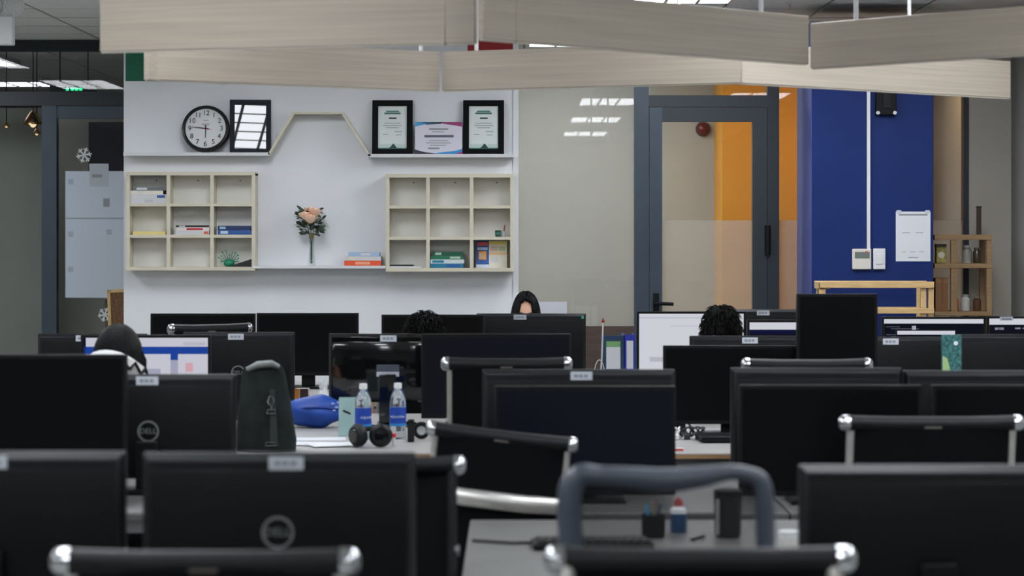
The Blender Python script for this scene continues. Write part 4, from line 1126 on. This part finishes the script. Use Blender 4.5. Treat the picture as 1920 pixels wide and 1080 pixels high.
        for k in range(150):
            sx = -1 if k%2 else 1
            if hair == 'long':
                a_ = rnd.uniform(-.25*PI,.5*PI)
                x0 = sx*.079*math.cos(a_*.8); y0 = -.088*math.sin(a_)+.0
                z1 = hz-rnd.uniform(.2,.3)
            else:
                a_ = rnd.uniform(-.1*PI,.5*PI); x0 = sx*.082*math.cos(a_*.9); y0 = -.098*math.sin(a_); z1 = hz-rnd.uniform(.1,.16)
            p0 = (x0*.75,y0*.8,hz+.07); p1 = (x0*1.1,y0*1.08,hz); p2 = (x0*1.12,y0*1.05,(hz+z1)/2); p3 = (x0*1.05,y0*1.0,z1)
            lk.tube([p0,p1,p2,p3],[.006,.009,.008,.001],5,caps=False)
    O('hair_locks', lk, M_hair, ho)
    return root, body, hz
M_patt = mat('white hoodie', (206,208,206), .9, noise=.05, nscale=20)
r1, b1, h1 = person('person in a white patterned hoodie seated before the browser screen', (222,0), 520, -.15, ZZ(607,520), 'smooth', M_patt, C((40,44,60),.8), lean=.12)
# hood lying round the neck with dark zigzag bands
hood = MB(); hv_ = []
for i in range(24):
    a_ = 2*PI*i/24
    for k in range(8):
        b_ = 2*PI*k/8
        rr = .092+.035*math.cos(b_)
        hv_.append((rr*math.cos(a_)*1.05, rr*math.sin(a_)*1.0-.05, h1-.062+.042*math.sin(b_)-.065*math.sin(a_)))
hood.add(hv_, [(i*8+k, ((i+1)%24)*8+k, ((i+1)%24)*8+(k+1)%8, i*8+(k+1)%8) for i in range(24) for k in range(8)])
ho_ = O('hood', hood, M_patt, b1)
for k in range(9):
    a_ = -.1-PI*k/8*.95; a2 = a_-PI/8*.5; a3 = a_-PI/8*.95
    def hp_(a,zz): return (.131*math.cos(a)*1.02, .129*math.sin(a)-.05, h1-.06+zz-.065*math.sin(a))
    O('zigzag_print', MB().tube([hp_(a_,-.012),hp_(a2,.018),hp_(a3,-.012)],.006,6), M_blackm, ho_)
person('person with tousled dark hair seated behind the glossy monitor', (795,0), 400, .1, ZZ(587,400), 'short', C((60,64,72),.9), C((40,44,60),.8))
person('woman with long parted black hair facing out over a far monitor', (986,0), 332, PI, ZZ(545,332), 'long', C((200,196,190),.9), C((40,44,60),.8), lean=.06)
person('person with spiky black hair seated before the white lit screen', (1352,0), 405, -.1, ZZ(575,405), 'spiky', C((70,74,84),.9), C((40,44,60),.8))
# their chairs
for (lab, x, y, s, yaw) in (('chrome chair under the person in the white hoodie', 222, 738, 548, -.15), ('chrome chair under the person with tousled hair', 795, 640, 411, .1),
                            ('chrome chair under the long haired woman', 986, 600, 322, PI), ('chrome chair under the person with spiky hair', 1352, 642, 416, -.1)):
    c_ = chair(lab, x, y, s, yaw); c_.scale = (1,1,.94)

# ================================================================== THINGS ON THE DESKS
zC = DZ+.0008
def on(x, y, s, z=zC): 
    p = P(x, y, s); return Vector((p.x, p.y, z))
# water bottles
M_pet = mat('clear bottle plastic', (225,232,236), .06, trans=.92); M_lab = C((26,66,160),.35)
lab_txt = text_mesh('AQUAFINA', .0125, C((206,214,226),.4), .0004)
def wrap(me, R_):
    for v in me.vertices:
        a_ = v.co.x/R_; y_ = v.co.y; rr = R_+.0006+v.co.z
        v.co = Vector((rr*math.sin(a_), -rr*math.cos(a_), y_))
    return me
wrap(lab_txt, .0325)
prof = [(.0,.002),(.024,0),(.031,.006),(.032,.02),(.031,.026),(.032,.034),(.0315,.05),(.032,.128),(.032,.14),(.031,.152),(.027,.17),(.019,.187),(.0135,.196),(.0135,.203)]
def bottle(label, p, rz):
    b = E('water_bottle', label, 'bottle', p, rz)
    O('bottle_body', MB().lathe(prof, 24), M_pet, b)
    lb = O('bottle_label', MB().lathe([(.0326,.052),(.0326,.125)], 28), M_lab, b)
    O('label_lettering', lab_txt, None, lb, loc=(0,0,.088))
    O('label_swoosh', MB().lathe([(.0329,.052),(.0329,.062)], 28), C((40,130,200),.35), lb)
    O('cap', MB().lathe([(.0155,.198),(.0155,.216),(.014,.219),(0,.219)], 20), M_white, b)
bottle('left water bottle with blue label, cap and label turned aside', on(681,0,481), .7)
bottle('right water bottle with blue label lettering facing out', on(746,0,479), 0)
# blue bag
bb_ = E('blue_bag', 'bright blue soft pouch lying on the white desk', 'bag', on(592,0,452))
def bump_(d): return 1+.05*math.sin(d.x*7)+.04*math.cos(d.z*6+d.x*3)
mm = MB().ell((0,0,.066),(.125,.09,.066),28,16,bump_)
O('pouch', mm, mat('blue nylon',(6,62,150),.55,noise=.15,nscale=12,bump=.3,bscale=25), bb_)
O('flap', MB().tube([(-.1,-.05,.075),(-.03,-.086,.09),(.04,-.086,.09),(.1,-.05,.08)],[.004,.006,.006,.004],8), C((16,56,140),.5), bb_)
for k,(x_,z_) in enumerate(((.07,.1),(.085,.085),(.075,.072),(.092,.105))): O('white_print', MB().box(x_,x_+.012,-.066,-.062,z_,z_+.006), C((150,170,220)), bb_)
# pale green folder
pf = E('folder', 'pale green upright folder beside the left bottle', 'folder', on(652,0,473))
O('folder_cover', MB().box(-.036,.038,0,.012,0,.15), C((150,180,178),.7), pf, rot=(-.1,0,0))
O('folder_back', MB().box(-.036,.038,.014,.02,0,.155), C((140,170,170),.7), pf, rot=(-.1,0,0))
O('pen_clip', MB().tube([(-.018,-.004,.102),(.012,-.012,.09)],.004,8), M_blackm, pf)
# headphones
hp = E('headphones', 'black over-ear headphones before the water bottles', 'headphones', on(694,0,500)); hp.scale = (1.1,1.1,1.1)
for sx,rx_ in ((-1,.9),(1,.15)):
    cupo = O('ear_cup', MB().lathe([(.0005,-.018),(.03,-.016),(.04,-.004),(.04,.008),(.034,.02),(.02,.024)],24,axis='y'), M_leath, hp, loc=(sx*.04-.004,.0,.042), rot=(0,0,rx_*sx))
    O('cup_disc', MB().lathe([(.0005,-.02),(.022,-.0195),(.024,-.016)],20,axis='y'), M_gloss, cupo)
pts_ = [(-.045+.0,.02,.04)]+[(-.06*math.cos(PI*k/8),.03+.07*math.sin(PI*k/8),.045+.012*math.sin(PI*k/8)) for k in range(1,8)]+[(.05,.02,.04)]
O('headband', MB().tube(pts_, .009, 10), M_leath, hp)
# red capped tube and black cup
rc = E('lip_balm', 'tiny red capped tube by the headphones', 'tube', on(738,0,494)); O('tube_body', MB().lathe([(.008,0),(.008,.03),(0,.03)],12), M_white, rc); O('red_cap', MB().lathe([(.009,.03),(.009,.045),(0,.046)],12), C((200,40,50),.4), rc)
bc = E('speaker_box', 'slim black upright box right of the bottles', 'box', on(770,0,487)); O('case', MB().box(-.012,.012,0,.05,0,.085), M_blackm, bc, bevel=.003); O('grille', MB().box(-.009,.009,-.002,0,.01,.07), M_lip, bc)
ro_ = E('tape_roll', 'chrome and black ring standing beside the slim box', 'ring', on(790,0,480))
tor = MB(); tv=[]
for i in range(24):
    for k in range(8):
        a_=2*PI*i/24;b_=2*PI*k/8; rr=.026+.008*math.cos(b_); tv.append((rr*math.cos(a_),.008*math.sin(b_),.035+rr*math.sin(a_)))
tor.add(tv,[(i*8+k,((i+1)%24)*8+k,((i+1)%24)*8+(k+1)%8,i*8+(k+1)%8) for i in range(24) for k in range(8)])
O('outer_ring', tor, M_blackm, ro_); O('inner_disc', MB().lathe([(.018,-.006),(.018,.006)],20,axis='y'), M_chrome, ro_, loc=(0,0,.035))
for k,(x,y,s,r_,l) in enumerate(((600,0,480,.1,'white paper sheet before the blue pouch'),(585,0,492,-.2,'white paper sheet nearest the dark bag'),(628,0,495,.35,'white paper sheet below the green folder'))):
    tag(O('paper_sheet', MB().box(-.1,.1,-.07,.07,0,.0015), M_paper, None, loc=on(x,y,s)+Vector((0,0,.002*k)), rot=(0,0,r_)), l, 'paper')
# dark grey-green shoulder bag
M_bag = mat('dark grey green canvas', (30,36,35), .8, spec=.2, noise=.3, nscale=14, bump=.35, bscale=30)
bg = E('shoulder_bag', 'dark grey green shoulder bag with silver clip standing on the desk', 'bag', on(500,0,506))
sec = [(0,.108,.06),(.04,.112,.065),(.1,.105,.06),(.17,.097,.05),(.23,.088,.036),(.28,.08,.022),(.31,.072,.012)]
bv=[]; n=20
for (z,a,b) in sec:
    for k in range(n):
        t_=2*PI*k/n; cx=math.copysign(abs(math.cos(t_))**.5,math.cos(t_))*a; cy=math.copysign(abs(math.sin(t_))**.6,math.sin(t_))*b
        bv.append((cx-.04*z, cy+.006*math.sin(t_*5+z*30), z))
bmb=MB().add(bv,[(i*n+k,i*n+(k+1)%n,(i+1)*n+(k+1)%n,(i+1)*n+k) for i in range(len(sec)-1) for k in range(n)]+[tuple(reversed(range(n))),tuple(range((len(sec)-1)*n,len(sec)*n))])
O('bag_body', bmb, M_bag, bg)
fl=MB().tube([(-.07,-.014,.3),(-.03,-.022,.318),(.02,-.02,.322),(.045,-.01,.31)],[.014,.02,.02,.014],10,flat=.7)
O('folded_rim', fl, mat('grey lining',(120,126,126),.6,noise=.3,nscale=30), bg)
O('side_strap', MB().prism([(.02,.02),(.05,.02),(.035,.23),(.018,.23)],-.066,-.06), C((46,52,50),.8), bg)
cl_=O('clip', MB().tube([(.02,-.07,.17),(.012,-.072,.185),(.018,-.072,.205),(.03,-.072,.205),(.034,-.072,.185),(.025,-.07,.17),(.025,-.07,.155)],.0028,6), M_chrome, bg)
O('clip_ring', MB().tube([(.008,-.072,.142),(.012,-.072,.156),(.038,-.072,.156),(.042,-.072,.142),(.008,-.072,.142)],.003,6), M_chrome, cl_)
O('strap_buckle', MB().tube([(.004,-.072,.024),(.006,-.072,.036),(.04,-.072,.036),(.042,-.072,.024),(.004,-.072,.024)],.003,6), M_chrome, bg)
# misc small things behind the blue pouch
ob_ = E('box', 'small orange and white carton behind the blue pouch', 'box', on(566,0,425)); O('carton', MB().box(-.03,.03,0,.05,0,.12), C((206,200,190),.6), ob_); O('orange_side', MB().box(-.032,-.012,-.002,.0,.05,.12), C((220,140,50),.5), ob_); O('dark_front', MB().box(-.008,.028,-.002,0,.06,.12), C((54,30,24),.5), ob_)
tc_ = E('tissue_pack', 'crumpled white tissue pack left of the glossy monitor', 'tissue', on(607,0,424)); O('pack', MB().ell((0,0,.06),(.035,.04,.06),14,10,lambda d:1+.1*math.sin(d.x*9+d.z*7)), M_paper, tc_); O('tissue_tip', MB().ell((.0,0,.13),(.018,.012,.03),10,8,lambda d:1+.2*math.sin(d.x*11)), M_paper, tc_)
ms = E('mouse', 'dark computer mouse with pale wheel beside the carton', 'mouse', on(572,0,441)); O('shell', MB().ell((0,0,.014),(.032,.05,.018),16,10,lambda d: 1 if d.z>-.6 else .9), M_blackm, ms, loc=(0,0,.003)); O('wheel', MB().lathe([(.008,-.004),(.008,.004)],12,axis='x'), M_white, ms, loc=(0,-.03,.024))
# binders
def binder(label, x, s, w_, h_, m, lm, acc=None):
    b_ = E('binder', label, 'binder', on(x,0,s))
    O('spine', MB().box(-w_/2,w_/2,0,.004,0,h_), m, b_, bevel=.001,seg=1)
    O('cover', MB().box(-w_/2,-w_/2+.003,.004,.24,0,h_), m, b_); O('cover', MB().box(w_/2-.003,w_/2,.004,.24,0,h_), m, b_)
    O('papers', MB().box(-w_/2+.004,w_/2-.004,.006,.22,.005,h_-.015), M_paper, b_)
    l_ = O('spine_label', MB().box(-w_*.33,w_*.33,-.001,0,h_*.42,h_*.9), lm, b_)
    if acc: O('label_heading', MB().box(-w_*.33,w_*.33,-.0018,-.001,h_*.8,h_*.9), acc, l_)
    O('finger_ring', MB().lathe([(.008,-.002),(.012,-.002),(.012,0)],14,axis='y'), M_alu, b_, loc=(0,0,h_*.2))
hb_ = ZZ(629,372)-zC
binder('dark teal binder with white and green spine label', 1150, 372, 40/372, hb_, C((18,58,92),.5), M_paper, C((120,170,110)))
binder('royal blue binder beside the bright lit screen', 1181, 372, 19/372, hb_+.003, C((28,48,170),.5), M_paper)
dl = E('desk_stick', 'white stick with red tip standing before the binders', 'stick', on(1124,0,379))
O('holder', MB().lathe([(.0,.002),(.028,0),(.03,.09),(.027,.09),(.025,.006),(0,.005)],18), C((190,190,150),.5), dl)
O('stick', MB().tube([(.0,0,.01),(.012,0,.2),(.018,0,ZZ(606,384)-zC)], .004, 8), C((206,200,194)), dl)
O('red_tip', MB().lathe([(.002,0),(.008,.004),(.009,.012),(.003,.02),(0,.026)],12), C((130,50,30)), dl, loc=(.018,0,ZZ(606,384)-zC-.004))
O('wire_loop', MB().tube([(-.03+.05*math.sin(PI*k/10)*.0+ -.03*math.cos(PI*k/10)+.03,.01,.06+.12*math.sin(PI*k/10)) for k in range(11)],.0018,6), M_white, dl)
yb = E('card_box', 'pale yellow patterned box before the dark teal binder', 'box', on(1112,0,383)); O('carton', MB().box(-.032,.032,0,.05,0,.075), C((196,192,140),.6), yb); 
for x_ in (-.02,-.004,.012): O('print', MB().box(x_,x_+.008,-.001,0,.02,.04), C((60,70,50)), yb)
O('lid', MB().box(-.034,.034,-.002,.052,.075,.085), C((206,204,160),.6), yb)
# black laptop closed and cables on the right third-row desk
cl = E('closed_laptop', 'closed black laptop lying on the white desk', 'laptop', on(1350,0,484), .04); O('base', MB().box(-.085,.1,-.1,.1,.003,.016), M_blackm, cl, bevel=.003); O('lid', MB().box(-.085,.1,-.1,.1,.017,.026), M_lip, cl, bevel=.003)
O('rubber_foot', MB().box(-.07,.08,-.09,.09,0,.004), M_blackm, cl)
M_cab = mat('black cable',(18,18,20),.5)
rnd = random.Random(3)
for i,(x,l,m) in enumerate(((1266,'white looped cable at the desk edge behind the dark screen',M_white),(1287,'black looped cable tangle left of the closed laptop',M_cab),(1308,'black cable coil touching the closed laptop',M_cab))):
    p = on(x,0,479); pts=[]
    for k in range(40):
        a_=k/40*2*PI*3; rr=.022+.007*math.sin(k*.9+i)
        pts.append((rr*math.cos(a_), rr*math.sin(a_)*.8, .006+.04*abs(math.sin(k*.35+i))))
    c_ = E('cable', l, 'cable', p); O('cord', MB().tube(pts,.0035,6), m, c_); O('plug', MB().box(-.012,.012,-.05,-.02,0.001,.02), m, c_, bevel=.002)
ps_ = E('power_adapter', 'black power adapter brick beside the cable loops', 'adapter', on(1272,0,462)); O('brick', MB().box(-.03,.03,0,.1,0,.07), M_blackm, ps_, bevel=.006); O('cord', MB().tube([(0,0,.05),(.02,-.02,.06),(.05,-.02,.02)],.004,6), M_cab, ps_)
er = E('eraser_box', 'small white and red carton on the white desk edge', 'box', on(1272,0,509)); O('carton', MB().box(-.02,.02,0,.03,0,.012), M_white, er); O('red_band', MB().box(-.018,.018,-.001,0,.003,.01), C((206,60,50)), er)
# picture box on the right
pb_ = E('picture_box', 'colourful illustrated box between two monitor backs', 'box', on(1785,0,446)); hh=ZZ(628,446)-zC
O('carton', MB().box(-.04,.04,0,.03,0,hh), mat('illustrated card',(44,96,96),.6,noise=.95,nscale=70), pb_)
O('green_figure', MB().prism([(-.04,.12),(-.01,.12),(-.004,.18),(-.01,.24),(-.02,.28),(-.04,.29)],-.0015,0), C((150,180,120)), pb_)
O('white_moon', MB().lathe([(.0005,-.002),(.009,-.0018),(.009,0)],14,axis='y'), C((220,224,226)), pb_, loc=(.016,0,hh-.035))
O('green_bush', MB().prism([(-.01,.13),(.038,.13),(.036,.17),(.02,.185),(.004,.165)],-.0012,0), C((20,80,50)), pb_)
O('blue_patch', MB().prism([(0,.2),(.02,.19),(.024,.225),(.008,.235)],-.0012,0), C((40,110,190)), pb_)
# ---- things on the near right desk
zA = .7508
def onA(x, s): p = P(x,0,s); return Vector((p.x,p.y,zA))
tb = E('tumbler', 'black travel tumbler standing on the near right desk', 'tumbler', onA(1365,728))
O('tumbler_body', MB().lathe([(0,.001),(.03,0),(.034,.01),(.036,.1),(.036,.105)],24), mat('black lacquer',(22,20,26),.25,noise=.3,nscale=12), tb); O('lid', MB().lathe([(.037,.105),(.037,.122),(.02,.126),(0,.126)],24), M_blackm, tb)
O('steel_strip', MB().box(-.032,-.026,-.03,-.018,.01,.1), M_alu, tb)
gb = E('glue_bottle', 'small blue bottle with white shoulder and red cap', 'bottle', onA(1272,716))
O('bottle_body', MB().lathe([(0,.001),(.021,0),(.022,.004),(.022,.05)],20), C((34,70,110),.4), gb); O('shoulder', MB().lathe([(.022,.05),(.02,.062),(.012,.068)],20), M_white, gb); O('red_cap', MB().lathe([(.012,.068),(.012,.078),(.006,.09),(0,.091)],16), C((150,44,50),.4), gb)
pc_ = E('pen_holder', 'black pen holder with coloured pens on the near right desk', 'pen holder', onA(1225,728))
O('holder', MB().lathe([(0,.002),(.03,0),(.031,.06),(.028,.06),(.026,.005),(0,.004)],20), M_blackm, pc_)
for k,(dx,c) in enumerate(((-.015,(40,140,180)),(0,(120,120,110)),(.014,(30,70,90)),(.004,(120,50,60)))): O('pen', MB().tube([(dx*.3,.005*k-.01,.006),(dx*1.3,.005*k-.01,.085+.008*(k%2))],.004,8), C(c,.4), pc_)
stl = E('stylus', 'thin black pen lying on the near right desk', 'pen', onA(1308,735), 1.1); O('barrel', MB().cyl((-.04,0,.005),(.04,0,.005),.004,n=8), M_blackm, stl); O('tip', MB().cyl((.04,0,.005),(.05,0,.004),.004,.001,n=8), M_alu, stl)
cup_ = E('paper_cup', 'white paper cup at the right of the grey mesh chair', 'cup', onA(1480,768))
O('cup_wall', MB().lathe([(0,.002),(.019,0),(.025,.052),(.0265,.053),(.0265,.056),(.024,.056),(.018,.004),(0,.004)],24), M_white, cup_); O('sleeve', MB().lathe([(.0215,.014),(.0248,.04)],24), C((206,204,198),.7), cup_)
kb = E('keyboard', 'black keyboard lying behind the grey mesh chair', 'keyboard', onA(1110,752), .05); O('tray', MB().box(-.15,.15,-.06,.06,0,.016), M_blackm, kb, bevel=.004)
key = MB().box(-.008,.008,-.008,.008,.016,.022).mesh('key', M_lip)
for i in range(14):
    for j_ in range(5): O('key', key, None, kb, loc=(-.13+.02*i, -.044+.022*j_, 0))
tag(O('desk_cable', MB().tube([(-.1,5.95,zA+.004),(.0,5.9,zA+.004),(.1,5.92,zA+.004),(.2,5.98,zA+.004),(.32,5.9,zA+.004)],.004,8), M_cab), 'black cable lying along the near right desk', 'cable')
bxx = E('blue_box', 'blue carton seen between the logo monitor and a chair', 'box', P(789,0,640)*1+Vector((0,0,0)))
bxx.location.z = DZ+.0008
O('carton', MB().box(-.03,.03,0,.05,0,.05), C((24,64,120),.5), bxx); O('carton_lid', MB().box(-.032,.032,-.002,.052,.05,.058), C((80,120,150),.5), bxx)
